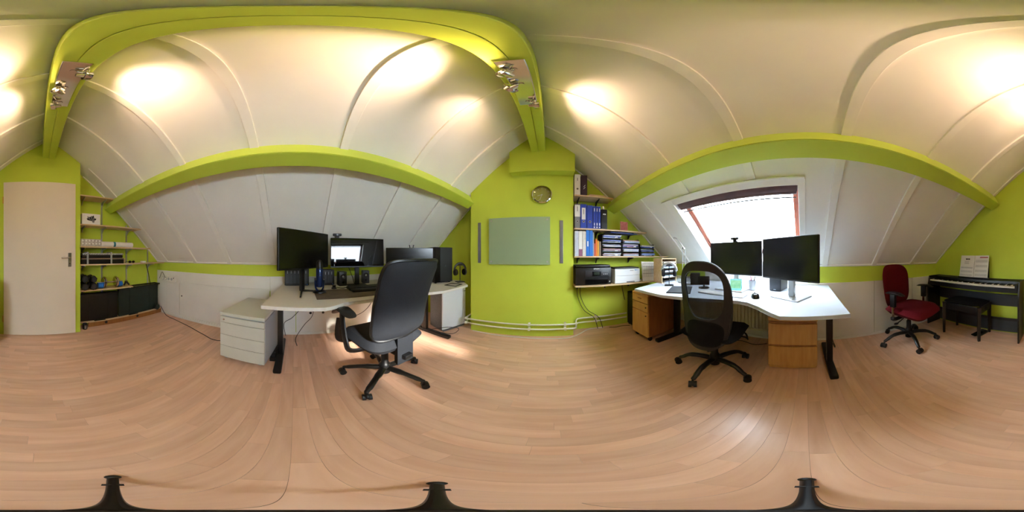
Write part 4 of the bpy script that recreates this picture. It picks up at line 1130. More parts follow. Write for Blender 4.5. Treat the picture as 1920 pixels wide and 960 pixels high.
binder('binder', 'dark purple binder with white slashes on the topmost alcove shelf', 0.378, 0.078, z1, 0.30, 'purple', g1, hole=False, extra=slashes)
r = thing('flat_box', 'thin pale wooden box lying on the topmost alcove shelf', 'box', (0.60, 2.03, z1 + 0.0005))
B().box((-0.12, -0.06, 0.0), (0.11, 0.06, 0.018), 0.002).obj('tray', 'birch', r, smooth=False)
B().box((-0.115, -0.055, 0.018), (0.105, 0.055, 0.026), 0.002).obj('lid', 'birch', r, smooth=False)
g2 = 'binders on the blue binder shelf'
z2 = 1.405
binder('binder', 'grey binder with a tall white label at the start of the blue binder row', 0.298, 0.068, z2, 0.315, 'grey', g2, lab=(0.145, 0.30, 'paper', 0.98))
binder('binder', 'blue binder with a white label, beside the grey binder', 0.370, 0.078, z2, 0.315, 'blue', g2, lab=(0.11, 0.265, 'paper', 0.6))
binder('binder', 'plain blue binder without a label, in the middle of its row', 0.452, 0.074, z2, 0.305, 'blue', g2)
def thin(r):
    for z0, z1_ in ((0.04, 0.075), (0.225, 0.27)):
        B().box((-0.004, -0.0012, z0), (0.006, 0.0, z1_)).obj('spine_print', 'whiteink', r, smooth=False)
    B().cyl((0, 0.0, 0.018), (0, -0.0012, 0.018), 0.009, seg=16).obj('spine_dot', 'whiteink', r)
for k, nm in enumerate(('first', 'second', 'third')):
    binder('ring_binder', nm + ' of three thin blue ring binders next to the plain blue binder', 0.530 + k * 0.034, 0.032, z2, 0.298, 'blue', g2, hole=False, extra=thin)
binder('binder', 'black magazine file at the end of the blue binder row', 0.640, 0.078, z2, 0.265, 'blk', g2, hole=False, lab=(0.19, 0.205, 'paper', 0.5))
r = thing('small_bottle', 'small white bottle standing on top of the black magazine file', 'bottle', (0.672, 1.99, z2 + 0.266))
B().lathe([(0.011, 0.0), (0.013, 0.004), (0.013, 0.035), (0.007, 0.045), (0.006, 0.05)], seg=16).obj('body', 'paper', r)
B().lathe([(0.008, 0.05), (0.008, 0.06), (0.002, 0.062)], seg=12).obj('cap', 'gold', r)
r = thing('picture_card', 'small pink picture block on the blue binder shelf', 'picture', (0.985, 2.03, z2 + 0.0005))
B().box((-0.05, 0.0, 0.0), (0.062, 0.02, 0.135), 0.001).obj('block', 'birch', r, smooth=False)
B().box((-0.048, -0.0012, 0.002), (0.060, 0.0, 0.133)).obj('print', 'pink', r, smooth=False)
g3 = 'books left of the letter trays'
z3 = 1.058
def bottom_band(r):
    B().box((-0.0215, -0.0012, 0.0), (0.0215, 0.0, 0.085)).obj('spine_band', 'mauve', r, smooth=False)
def white_word(r):
    B().box((-0.008, -0.0012, 0.12), (0.008, 0.0, 0.185)).obj('spine_print', 'whiteink', r, smooth=False)
specs = [('white folder with lavender spine at the start of the book row', 0.050, 0.31, 'p1', None), ('white folder with a mauve foot band', 0.046, 0.31, 'paper', bottom_band), ('plain white folder next to the bright blue ones', 0.045, 0.31, 'p3', None),
         ('bright blue folder with a white word on its spine', 0.042, 0.325, 'blue2', white_word), ('plain bright blue folder beside the lettered one', 0.042, 0.322, 'blue2', None), ('thin pale blue booklet after the blue folders', 0.014, 0.30, 'p2', None),
         ('salmon paperback in the row before the letter trays', 0.018, 0.16, 'salmon', None), ('orange paperback in the row before the letter trays', 0.024, 0.215, 'orange', None), ('amber paperback in the row before the letter trays', 0.022, 0.195, 'yellow', None), ('taupe hardback in the row before the letter trays', 0.026, 0.185, 'brown', None)]
x = 0.297
for lb, w_, h_, mt, ex in specs:
    binder('book', lb, x, w_, z3, h_, mt, g3, hole=False, extra=ex, d=0.19); x += w_ + 0.001
# letter trays: three stacks
tw = ((0.645, 0.27, 5, 'left'), (0.93, 0.26, 4, 'middle'), (1.205, 0.25, 3, 'right'))
pm = ['p1', 'p5', 'p2', 'p3', 'p4', 'blue']
for (x0, w_, n, nm) in tw:
    for k in range(n):
        zz = z3 + 0.0005 + k * 0.058
        pos = 'lowest' if k == 0 else ('topmost' if k == n - 1 else ('second', 'third', 'fourth')[k - 1])
        r = thing('letter_tray', f'black letter tray with papers, {pos} of the {nm} stack on the shelf', 'tray', (x0 + w_ / 2, 1.965, zz), group='letter trays on the office shelf')
        h = w_ / 2 - 0.004
        B().box((-h, 0.0, 0.0), (h, 0.195, 0.003)).box((-h, 0.0, 0.0), (-h + 0.003, 0.195, 0.056)).box((h - 0.003, 0.0, 0.0), (h, 0.195, 0.056)).box((-h, 0.192, 0.0), (h, 0.195, 0.05)).box((-h, 0.0, 0.003), (-h * 0.45, 0.003, 0.018)).box((h * 0.45, 0.0, 0.003), (h, 0.003, 0.018)).obj('tray', 'blk', r, smooth=False)
        z = 0.0035
        rnd = random.Random(int(x0 * 100) + k)
        for q in range(4):
            th = rnd.uniform(0.005, 0.012)
            if z + th > 0.05: break
            dx = rnd.uniform(-0.008, 0.008); dy = rnd.uniform(-0.04, 0.002)
            B().prism([(-h + 0.01 + dx, dy), (h - 0.012 + dx, dy + rnd.uniform(-0.02, 0.02)), (h - 0.012, 0.185), (-h + 0.01, 0.185)], z, z + th, 0.001).obj('paper_pile', pm[rnd.randrange(6)], r, smooth=False)
            z += th + 0.0008
        B().box((h * 0.30, -0.014, 0.006), (h * 0.62, -0.011, 0.02), 0.001).obj('tray_label', 'paper', r, smooth=False)
r = thing('loose_folders', 'dark blue folders lying across the letter trays', 'folder', (0.90, 1.97, z3 + 0.0005 + 5 * 0.058))
B().prism([(-0.21, -0.02), (0.02, -0.03), (0.02, 0.17), (-0.20, 0.18)], 0.0, 0.012, 0.002).obj('folder', 'ink', r, smooth=False)
B().prism([(-0.14, -0.03), (0.26, -0.01), (0.25, 0.17), (-0.13, 0.18)], 0.013, 0.022, 0.002).obj('folder', 'blue', r, smooth=False)

# printers
z4 = 0.702
r = thing('inkjet_printer', 'black multifunction printer with a small touch screen on the lowest alcove shelf', 'printer', (0.53, 1.90, z4 + 0.0005))
B().box((-0.232, 0.012, 0.0), (0.225, 0.27, 0.215), 0.012).obj('body', 'blk', r)
B().box((-0.225, 0.02, 0.2155), (0.215, 0.26, 0.245), 0.010).obj('scanner_lid', 'blk', r)
pn = B().box((-0.115, -0.004, 0.105), (0.185, 0.0115, 0.180), 0.010).obj('control_panel', 'dkgrey', r)
B().box((-0.030, -0.0065, 0.112), (0.085, -0.0042, 0.170), 0.002).obj('bezel', 'blkg', pn, smooth=False)
B().box((-0.008, -0.0085, 0.122), (0.062, -0.0067, 0.160)).obj('touch_screen', 'lcd', pn, smooth=False)
for k in range(3): B().cyl((0.115 + k * 0.022, -0.0042, 0.135), (0.115 + k * 0.022, -0.006, 0.135), 0.006, seg=10).obj('button', 'ltgrey', pn)
B().box((-0.115, 0.004, 0.088), (0.175, 0.0118, 0.098), 0.002).obj('output_slot', 'ink', r, smooth=False)
B().box((-0.115, 0.002, 0.012), (0.180, 0.0118, 0.072), 0.004).obj('paper_tray', 'blkg', r, smooth=False)
writing('EPSON', 0.024, Matrix.Translation((0.03, 0.0112, 0.200)) @ Matrix.Rotation(R(90), 4, 'X'), 'whiteink', 'logo_lettering', r)
B().box((0.195, 0.0095, 0.030), (0.207, 0.0118, 0.044)).obj('status_sticker', 'whiteink', r, smooth=False)
r = thing('laser_printer', 'white laser printer beside the black multifunction printer', 'printer', (0.985, 1.90, z4 + 0.0005))
B().box((-0.185, 0.012, 0.0), (0.185, 0.27, 0.188), 0.008).obj('body', 'appl', r, smooth=False)
B().box((-0.18, 0.02, 0.1885), (0.18, 0.265, 0.206), 0.008).obj('output_cover', 'dkgrey', r)
B().box((-0.183, 0.004, 0.102), (0.183, 0.0115, 0.186), 0.003).obj('front_cover', 'appl', r, smooth=False)
ct = B().box((-0.183, 0.004, 0.006), (0.183, 0.0115, 0.099), 0.003).obj('paper_cassette', 'appl', r, smooth=False)
B().box((-0.02, 0.0, 0.006), (0.10, 0.0042, 0.022), 0.002).obj('cassette_grip', 'grey', ct, smooth=False)
B().box((0.10, 0.0028, 0.165), (0.135, 0.004, 0.175)).box((0.142, 0.0028, 0.165), (0.150, 0.004, 0.175)).obj('blue_marks', 'blueink', r, smooth=False, kind='stuff')
B().box((0.03, 0.0028, 0.160), (0.085, 0.004, 0.166)).obj('logo_print', 'greyink', r, smooth=False)
r = thing('note_card', 'little green and white card tucked between the laser printer and the calendar', 'card', (1.21, 1.98, z4 + 0.0005))
B().box((-0.02, 0.0, 0.0), (0.03, 0.05, 0.016), 0.002).obj('stack', 'paper', r, smooth=False)
B().box((-0.018, 0.002, 0.0165), (0.028, 0.048, 0.03), 0.002).obj('pad', 'greenprint', r, smooth=False)
r = thing('wall_planner', 'white paper calendar sheet leaning upright beside the laser printer', 'calendar', (1.345, 1.92, z4 + 0.0005), R(-8))
tl = Matrix.Rotation(R(-7), 4, 'X')
sh = B(tl).prism([(-0.112, 0.0), (0.132, 0.0), (0.108, 0.275), (-0.118, 0.28)], -0.001, 0.001, m=Matrix.Rotation(R(90), 4, 'X')).obj('sheet', 'paper', r, smooth=False)
b = B(tl)
for k in range(8):
    b.box((-0.105, -0.0022, 0.06 + k * 0.024), (0.108, -0.0013, 0.0615 + k * 0.024))
for k in range(8):
    b.box((-0.105 + k * 0.029, -0.0022, 0.06), (-0.1035 + k * 0.029, -0.0013, 0.23))
b.obj('grid_lines', 'greyink', sh, smooth=False, kind='stuff')
b = B(tl)
for zz in (0.105, 0.155, 0.205, 0.245): b.box((-0.105, -0.0024, zz), (0.112, -0.0013, zz + 0.004))
b.obj('heading_bars', 'ink', sh, smooth=False, kind='stuff')
B().box((-0.1, 0.025, 0.0), (0.1, 0.06, 0.012), 0.002).obj('holder', 'birch', r, smooth=False)
B().box((-0.1, 0.042, 0.01), (0.1, 0.05, 0.22), 0.002).obj('back_support', 'birch', r, smooth=False)

# pigeonhole organiser on the desk corner
r = thing('desk_organiser', 'birch pigeonhole organiser with papers on the far corner of the white desk', 'organiser', (1.365, 1.52, 0.7255), R(0))
h = 0.305
for x0, x1 in ((-0.12, -0.112), (0.112, 0.12)):
    B().box((x0, 0.0, 0.0), (x1, 0.17, h), 0.001).obj('side', 'birch', r, smooth=False)
B().box((-0.112, 0.162, 0.0), (0.112, 0.17, h), 0.001).obj('back', 'birch', r, smooth=False)
for k in range(6):
    zz = k * (h - 0.008) / 5
    sf = B().box((-0.1119, 0.0, zz), (0.1119, 0.1619, zz + 0.006), 0.0005).obj('shelf', 'birch' if k in (0, 5) else 'blk', r, smooth=False)
    if k < 5:
        rnd = random.Random(k + 40); z = zz + 0.0068
        for q in range(2):
            th = rnd.uniform(0.006, 0.014)
            B().prism([(-0.10 + rnd.uniform(0, 0.02), -0.008 + rnd.uniform(-0.008, 0.006)), (0.10, rnd.uniform(-0.006, 0.008)), (0.10, 0.155), (-0.10, 0.155)], z, z + th, 0.001).obj('paper_pile', ('p4', 'p3', 'ink', 'p2', 'p1')[(k + q * 2) % 5], sf, smooth=False)
            z += th + 0.001
        B().box((-0.095, -0.006, zz + 0.012), (-0.06, -0.004, zz + 0.022), 0.0005).obj('slot_label', 'paper', sf, smooth=False)
# cables hanging under the printers
for k, (x0, x1, z0) in enumerate(((0.36, 0.63, 0.0), (0.40, 0.70, 0.0), (1.02, 1.06, 0.30))):
    lb = ('longer black cable hanging below the black printer', 'second black cable hanging below the black printer', 'black cable dropping from the laser printer')[k]
    pts = [(x0, YB - 0.03, 0.68), (x0 + 0.01, YB - 0.02, 0.5), (x0 + (x1 - x0) * 0.35, YB - 0.02, 0.30), (x0 + (x1 - x0) * 0.8, YB - 0.085, 0.20), (x1, YB - 0.09, 0.02)] if k < 2 else [(x0, YB - 0.03, 0.68), (x0 + 0.004, YB - 0.015, 0.6), (x0 + 0.02, YB - 0.02, 0.50), (x1, YB - 0.03, 0.40)]
    o = B(Matrix.Translation((-x0, -YB + 0.03, -0.68))).tube(smoothpath(pts), 0.004, 6).obj('printer_cable', 'blk')
    o.location = (x0, YB - 0.03, 0.68)
    tag(o, lb, 'cable', 'cables below the printers')
# ------------------------------------------------------------------ screens
ZD = 0.7255
M['screen_matt'] = mat('matt_lcd_panel', (8, 8, 10), 0.22, spec=0.5, var=0.1)
M['screen_gloss'] = mat('glossy_lcd_panel', (6, 6, 8), 0.035, spec=0.5, var=0.1)
def monitor(label, e0, e1, z0, z1, screen, stand, stand_mat='blk', tilt=0.0, name='computer_monitor'):
    """e0/e1: world xy of the left and right edge as seen from the room; stand: function(root, back_offset)"""
    e0, e1 = Vector(e0), Vector(e1)
    c = (e0 + e1) / 2; d = (e1 - e0); wd = d.length; d.normalize()
    rz = math.atan2(d.y, d.x)               # local x along the screen, local -y faces the room
    r = thing(name, label, 'monitor', (c.x, c.y, ZD), rz)
    a, b_ = z0 - ZD, z1 - ZD
    h = wd / 2
    mt = Matrix.Translation((0, 0, (a + b_) / 2)) @ Matrix.Rotation(-tilt, 4, 'X') @ Matrix.Translation((0, 0, -(a + b_) / 2))
    B(mt).box((-h, -0.001, a), (h, 0.022, b_), 0.004).obj('casing', 'blk', r, smooth=False)
    B(mt).box((-h + 0.004, -0.004, a + 0.014), (h - 0.004, -0.001, b_ - 0.004), 0.001).obj('screen', screen, r, smooth=False)
    B(mt).box((-h * 0.45, 0.0225, a + 0.08), (h * 0.45, 0.045, b_ - 0.08), 0.015).obj('rear_housing', 'blk', r)
    stand(r, a, b_)
    return r
def stand_plate(w_, d_, material='alu', col_w=0.06, back=0.06, base_dy=0.0, rot=0.0):
    def fn(r, a, b_):
        B(Matrix.Rotation(rot, 4, 'Z')).box((-w_ / 2, back - 0.10 + base_dy, 0.0), (w_ / 2, back - 0.10 + d_ + base_dy, 0.009), 0.002).obj('stand_base', material, r, smooth=False)
        B().box((-col_w / 2, back - 0.012, 0.009), (col_w / 2, back + 0.018, b_ - 0.12), 0.006).obj('stand_column', material, r, smooth=False)
        B().box((-0.035, 0.042, (a + b_) / 2 - 0.03), (0.035, back - 0.008, (a + b_) / 2 + 0.03), 0.003).obj('tilt_mount', 'blk', r, smooth=False)
    return fn
def stand_vee(r, a, b_):
    B().box((-0.025, 0.05, 0.012), (0.025, 0.075, (a + b_) / 2), 0.006).obj('stand_column', 'blk', r, smooth=False)
    B().box((-0.03, 0.042, (a + b_) / 2 - 0.05), (0.03, 0.06, (a + b_) / 2 + 0.03), 0.003).obj('tilt_mount', 'blk', r, smooth=False)
    for s in (-1, 1):
        B().tube([(0, 0.065, 0.016), (s * (0.16 if s < 0 else 0.10), -0.09 if s < 0 else -0.03, 0.0085)], [0.009, 0.006], 8, rb=[0.012, 0.009]).obj('stand_leg', 'blk', r)
monitor('large black monitor with thin splayed stand legs, left of the desk with the microphone', (-1.244, -0.122), (-1.644, 0.347), 0.945, 1.285, 'screen_matt', stand_vee)
monitor('glossy black monitor reflecting the roof window, carrying a webcam', (-1.687, 0.385), (-1.608, 0.985), 0.935, 1.255, 'screen_gloss', stand_plate(0.22, 0.17, 'blk', 0.05), tilt=R(2.2))
monitor('black monitor with two aerials behind it, partly hidden by the padded office chair', (-1.585, 1.00), (-1.275, 1.46), 0.82, 1.155, 'screen_matt', stand_plate(0.20, 0.16, 'blk', 0.05))
monitor('black monitor in front of the roof window with a webcam on top', (1.541, 1.024), (1.488, 0.416), 0.866, 1.207, 'screen_matt', stand_plate(0.24, 0.17, 'alu', 0.06, base_dy=0.065))
monitor('black monitor on a square silver stand, right of the other window-side screen', (1.386, 0.379), (1.104, -0.085), 0.870, 1.210, 'screen_matt', stand_plate(0.26, 0.21, 'alu', 0.055, base_dy=-0.01))
def webcam(label, p, rz):
    r = thing('webcam', label, 'webcam', p, rz)
    B().box((-0.048, -0.014, 0.018), (0.048, 0.010, 0.046), 0.009).obj('camera_body', 'blk', r)
    B().cyl((0, -0.0145, 0.032), (0, -0.018, 0.032), 0.010, seg=16).obj('lens', 'blkg', r)
    B().box((-0.022, -0.006, 0.0), (0.022, 0.026, 0.018), 0.004).obj('clip', 'blk', r)
webcam('black webcam on the glossy monitor above the microphone', (-1.682, 0.455, 1.2555), math.atan2(0.60, 0.068))
webcam('black webcam on the monitor in front of the roof window', (1.517, 0.71, 1.2075), math.atan2(-0.608, -0.053))

# ------------------------------------------------------------------ left desk
r = thing('computer_tower', 'black computer tower standing on the left desk', 'computer', (-1.215, 1.59, ZD), math.atan2(0.24, 0.09))
B().box((-0.125, 0.006, 0.012), (0.125, 0.40, 0.442), 0.004).obj('case', 'blk', r, smooth=False)
B().box((-0.125, -0.006, 0.015), (-0.055, 0.0055, 0.440), 0.003).obj('front_column', 'blkg', r, smooth=False)
fp = B().box((-0.052, -0.006, 0.015), (0.125, 0.0055, 0.440), 0.003).obj('front_panel', 'blk', r, smooth=False)
B().cyl((0.02, -0.006, 0.215), (0.02, -0.009, 0.215), 0.011, seg=18).obj('power_button', 'dkgrey', fp)
for x, yy in ((-0.1, 0.03), (0.1, 0.03), (-0.1, 0.36), (0.1, 0.36)):
    B().cyl((x, yy, 0), (x, yy, 0.013), 0.014, seg=10).obj('foot', 'blk', r)
r = thing('wifi_aerial', 'pair of short black aerials sticking up behind the partly hidden monitor', 'aerial', (-1.55, 1.36, ZD))
B().box((-0.03, -0.03, 0.0), (0.03, 0.03, 0.40), 0.006).obj('base', 'blk', r, smooth=False)
for s in (-1, 1):
    B().tube([(s * 0.010, s * 0.008, 0.39), (s * 0.022, s * 0.016, 0.475)], 0.006, 8).obj('rod', 'blk', r)
# drive enclosures
def nas(label, x, y0, y1, h, n):
    r = thing('drive_enclosure', label, 'drive box', (x, (y0 + y1) / 2, ZD))
    w2 = (y1 - y0) / 2
    B().box((-0.20, -w2, 0.004), (-0.004, w2, h), 0.004).obj('case', 'blk', r, smooth=False)
    B().box((-0.19, -w2 + 0.01, 0.0), (-0.01, w2 - 0.01, 0.004)).obj('foot', 'blk', r, smooth=False)
    for i in range(n):
        a = -w2 + 0.014 + i * (2 * w2 - 0.028) / n; c = a + (2 * w2 - 0.028) / n - 0.004
        bay = B().box((-0.004, a, 0.028), (0.004, c, h - 0.014), 0.002).obj('drive_bay', 'dkgrey', r, smooth=False)
        B().box((0.0042, (a + c) / 2 - 0.002, h - 0.05), (0.0055, (a + c) / 2 + 0.002, h - 0.02)).obj('latch', 'ltgrey', bay, smooth=False)
    B().cyl((-0.004, w2 - 0.02, 0.014), (0.002, w2 - 0.02, 0.014), 0.005, seg=10).obj('power_led', 'blue2', r)
nas('wide black drive enclosure with vertical bays below the left-hand monitor', -1.805, -0.105, 0.165, 0.19, 6)
nas('narrower black drive enclosure behind the blue microphone', -1.80, 0.285, 0.455, 0.175, 4)
def small_speaker(label, p, rz, material, h=0.15, w_=0.085):
    r = thing('desktop_speaker', label, 'speaker', p, rz)
    B().box((-w_ / 2, 0.0, 0.0), (w_ / 2, 0.11, h), 0.006).obj('cabinet', material, r)
    B().lathe([(0.012, 0.0), (0.026, 0.0), (0.030, 0.003), (0.028, 0.005), (0.012, 0.001)], seg=24, ring=True, m=Matrix.Translation((0, 0, h * 0.66)) @ Matrix.Rotation(R(90), 4, 'X')).obj('cone_ring', 'blk', r)
    B().ball((0, -0.001, h * 0.66), (0.012, 0.006, 0.012), 14, 8).obj('dust_cap', 'alu', r)
    B().cyl((0, 0.0, h * 0.26), (0, -0.003, h * 0.26), 0.012, seg=16).obj('tweeter', 'blkg', r)
small_speaker('small black speaker beside the narrower drive enclosure', (-1.715, 0.532, ZD), R(90), 'blk', 0.16, 0.09)
small_speaker('small grey speaker under the glossy monitor', (-1.79, 0.845, ZD), R(75), 'dkgrey', 0.155)
# microphone
r = thing('microphone', 'midnight blue desktop microphone on a round base', 'microphone', (-1.441, 0.226, ZD + 0.0035))
B().lathe([(0.058, 0.0), (0.062, 0.003), (0.060, 0.012), (0.050, 0.016), (0.012, 0.018)], seg=32).obj('base', 'blk', r)
for s in (-1, 1):
    B().tube(smoothpath([(0, s * 0.014, 0.016), (0, s * 0.030, 0.035), (0, s * 0.037, 0.07), (0, s * 0.037, 0.125)]), 0.006, 8, rb=0.013).obj('yoke_arm', 'navy', r)
    B().cyl((0, s * 0.030, 0.12), (0, s * 0.045, 0.12), 0.013, seg=16).obj('pivot_knob', 'blk', r)
bd = B().lathe([(0.022, 0.05), (0.030, 0.054), (0.031, 0.06), (0.031, 0.215), (0.030, 0.218)], seg=28).obj('body', 'navy', r)
B().lathe([(0.030, 0.218), (0.0305, 0.225), (0.0305, 0.262), (0.027, 0.280), (0.018, 0.292), (0.003, 0.297)], seg=28).obj('grille', 'blk', r)
for zz in (0.15, 0.175):
    B().cyl((0.029, 0.0, zz), (0.036, 0.0, zz), 0.007, seg=14).obj('knob', 'blk', bd)
B().cyl((0.0295, 0.0, 0.20), (0.0325, 0.0, 0.20), 0.004, seg=10).obj('badge', 'alu', bd)
o = B().box((-0.175, -0.42, 0.0), (0.175, 0.42, 0.0032), 0.0015).obj('desk_mat', 'mat', smooth=False)
place(o, (-1.365, 0.595, ZD), R(-2)); tag(o, 'brown desk mat under the keyboard on the left desk', 'mat')
r = thing('keyboard', 'black keyboard with palm rest on the brown desk mat', 'keyboard', (-1.44, 0.735, ZD + 0.0037), R(86))
B().prism([(-0.225, -0.02), (0.225, -0.02), (0.225, 0.11), (-0.225, 0.11)], 0.0, 0.020, 0.004).obj('case', 'blk', r, smooth=False)
B().box((-0.22, -0.105, 0.0), (0.22, -0.022, 0.022), 0.009).obj('palm_rest', 'blk', r)
for row in range(5):
    for k in range(15):
        if row == 0 and 3 < k < 9:
            if k == 4: B().box((-0.215 + 4 * 0.0287, -0.012, 0.0203), (-0.215 + 9 * 0.0287 - 0.003, 0.008, 0.028), 0.0).obj('key', 'dkgrey', r, smooth=False)
            continue
        B().box((-0.215 + k * 0.0287, -0.012 + row * 0.024, 0.0203), (-0.215 + k * 0.0287 + 0.0257, 0.008 + row * 0.024, 0.028)).obj('key', 'dkgrey', r, smooth=False)
r = thing('control_dial', 'small black dial with a bright button, beside the microphone', 'dial', (-1.60, 0.40, ZD))
B().lathe([(0.026, 0.0), (0.028, 0.003), (0.026, 0.012), (0.018, 0.014), (0.018, 0.034), (0.014, 0.037), (0.002, 0.037)], seg=24).obj('knob', 'blk', r)
B().ball((0.0, 0.0, 0.037), (0.006, 0.006, 0.003), 10, 6).obj('button', 'paper', r)
# black frame and headphones at the end of the left desk
r = thing('charging_frame', 'flat black rectangular frame lying at the end of the left desk', 'frame', (-1.04, 1.545, ZD), R(4))
for (x0, x1, y0, y1) in ((-0.075, 0.075, 0.065, 0.078), (-0.075, 0.075, -0.078, -0.065), (-0.075, -0.062, -0.065, 0.065), (0.062, 0.075, -0.065, 0.065)):
    B().box((x0, y0, 0.0), (x1, y1, 0.007), 0.001).obj('frame_bar', 'blk', r, smooth=False)
def headphones(label, p, rz, h, band):
    r = thing('headphone_stand', label.replace('headphones', 'stand holding headphones'), 'stand', p, rz)
    B().box((-0.05, -0.045, 0.0), (0.05, 0.045, 0.010), 0.003).obj('base', 'blk', r)
    B().cyl((0, 0, 0.008), (0, 0, h - 0.016), 0.005, seg=10).obj('rod', 'blksteel', r)
    B().tube(smoothpath([(-0.03, 0, h - 0.022), (0, 0, h - 0.014), (0.03, 0, h - 0.022)]), 0.006, 8).obj('cradle', 'blksteel', r)
    q = thing('headphones', label, 'headphones', (p[0], p[1], p[2] + h - 0.16), rz)
    hz = 0.16
    pts = [(0.082 * math.cos(t), 0, hz - 0.085 + 0.092 * math.sin(t)) for t in [PI * k / 14 for k in range(15)]]
    B().tube(pts, 0.006, 8, rb=0.014, up=(0, 1, 0)).obj('headband', band, q)
    for s in (-1, 1):
        cup = B().lathe([(0.030, 0.0), (0.042, 0.004), (0.043, 0.018), (0.036, 0.028), (0.02, 0.030)], seg=24, m=Matrix.Translation((s * 0.055, 0, hz - 0.105)) @ Matrix.Rotation(R(s * 90), 4, 'Y')).obj('ear_cup', 'blk', q)
        B().tube([(s * 0.055 + 0.0, 0.03 * math.cos(t), hz - 0.105 + 0.03 * math.sin(t)) for t in [2 * PI * k / 20 for k in range(20)]], 0.011, 8, closed=True).obj('ear_pad', 'fabric_k', cup)
        B().tube([(s * 0.082, 0, hz - 0.085), (s * 0.084, 0, hz - 0.07)], 0.006, 8).obj('slider', 'alu', cup)
headphones('black headphones beside the computer tower in the corner', (-1.09, 1.765, ZD), R(60), 0.235, 'blk')
headphones('black headphones with a silver band in front of the pigeonhole organiser', (1.222, 1.365, ZD), R(-42), 0.25, 'alu')

# ------------------------------------------------------------------ right desk
r = thing('graphics_tablet', 'flat dark grey tablet lying on the white desk, left of the mesh chair', 'tablet', (1.13, 1.10, ZD), math.atan2(0.18, 0.24))
B().box((-0.157, -0.107, 0.0), (0.157, 0.107, 0.009), 0.003).obj('slab', 'ink', r, smooth=False)
B().box((-0.15, -0.10, 0.0092), (0.15, 0.10, 0.0104), 0.0005).obj('surface', 'dkgrey', r, smooth=False)
r = thing('keyboard', 'slim white keyboard on the white desk behind the mesh chair', 'keyboard', (1.215, 0.69, ZD), R(-88))
B().box((-0.215, -0.057, 0.0), (0.215, 0.057, 0.009), 0.003).obj('case', 'alu', r, smooth=False)
for row in range(5):
    for k in range(15):
        if row == 0 and 3 < k < 9:
            if k == 4: B().box((-0.21 + 4 * 0.028, -0.052, 0.0092), (-0.21 + 9 * 0.028 - 0.003, -0.034, 0.0115)).obj('key', 'paper', r, smooth=False)
            continue
        B().box((-0.21 + k * 0.028, -0.052 + row * 0.021, 0.0092), (-0.21 + k * 0.028 + 0.0245, -0.034 + row * 0.021, 0.0115)).obj('key', 'paper', r, smooth=False)
r = thing('notebook', 'white notebook lying under the green desk calendar', 'notebook', (1.44, 0.70, ZD), R(-4))
B().box((-0.085, -0.145, 0.0), (0.085, 0.145, 0.008), 0.001).obj('pages', 'paper', r, smooth=False)
B().box((-0.087, -0.147, 0.0082), (0.087, 0.147, 0.0094), 0.0004).obj('cover', 'appl', r, smooth=False)
B().box((-0.0875, -0.147, 0.002), (-0.0855, 0.147, 0.0075)).obj('spine', 'brown', r, smooth=False)
r = thing('desk_calendar', 'pale blue tent calendar with a green picture on the white desk', 'calendar', (1.405, 0.645, ZD + 0.0095), math.atan2(-0.095, 0.03))
A_ = R(20)
for s in (-1, 1):
    lf = B(Matrix.Translation((0, 0, 0.108)) @ Matrix.Rotation(s * A_, 4, 'X') @ Matrix.Translation((0, 0, -0.114))).box((-0.055, -0.001, 0.0), (0.055, 0.001, 0.112), 0.0004).obj('leaf', 'teal', r, smooth=False)
    if s < 0:
        B(Matrix.Translation((0, 0, 0.108)) @ Matrix.Rotation(s * A_, 4, 'X') @ Matrix.Translation((0, 0, -0.114))).box((-0.048, -0.0022, 0.022), (0.048, -0.0011, 0.098)).obj('picture', 'greenprint', lf, smooth=False)
for k in range(9):
    B().tube([(-0.048 + k * 0.012, 0.006 * math.cos(t), 0.108 + 0.006 * math.sin(t)) for t in [2 * PI * q / 10 for q in range(10)]], 0.0009, 5, closed=True).obj('ring', 'dkgrey', r)
r = thing('pen_cup', 'clear-topped silver pen cup behind the tent calendar', 'cup', (1.475, 0.58, ZD + 0.0))
r.location = (1.50, 0.515, ZD)
B().lathe([(0.030, 0.0), (0.034, 0.002), (0.036, 0.095), (0.033, 0.095), (0.031, 0.006), (0.002, 0.006)], seg=24).obj('cup', 'alu', r)
for k, mt in enumerate(('blue', 'redink', 'ink')):
    B().tube([(0.012 * math.cos(k * 2), 0.012 * math.sin(k * 2), 0.008), (0.028 * math.cos(k * 2 + 1), 0.026 * math.sin(k * 2 + 1), 0.135)], 0.004, 8).obj('pen', mt, r)
r = thing('computer_mouse', 'black wireless mouse on the white desk', 'mouse', (1.225, 0.395, ZD), R(-62))
B().pillow(outline(0.068, -0.058, 0.058, 2.6, 0.064), 0.036, 0.0, lambda x, yv, off: (x, yv, 0.001 + off * (1.0 - 0.25 * (yv / 0.058))), rings=8, seg=36, k=3).obj('shell', 'blkg', r)
B().cyl((-0.004, 0.032, 0.030), (0.004, 0.032, 0.030), 0.008, seg=14).obj('scroll_wheel', 'dkgrey', r)
r = thing('bookshelf_speaker', 'black box speaker behind the square silver monitor stand', 'speaker', (1.50, 0.29, ZD), math.atan2(-0.112, -0.027))
B().box((-0.058, 0.0, 0.0), (0.058, 0.19, 0.185), 0.006).obj('cabinet', 'blk', r, smooth=False)
B().box((-0.055, -0.008, 0.006), (0.055, -0.0005, 0.180), 0.008).obj('grille', 'dkgrey', r)
B().box((-0.012, -0.0095, 0.014), (0.012, -0.008, 0.020)).obj('badge', 'alu', r, smooth=False)
small_speaker('small black speaker at the back of the white desk, seen through the mesh chair', (1.445, 1.24, ZD), math.atan2(-0.6, -0.75) + R(180) * 0 , 'blk', 0.135, 0.09)
r = thing('desk_device', 'upright black device on a round base, seen through the mesh chair', 'device', (1.365, 0.99, ZD), R(-55))
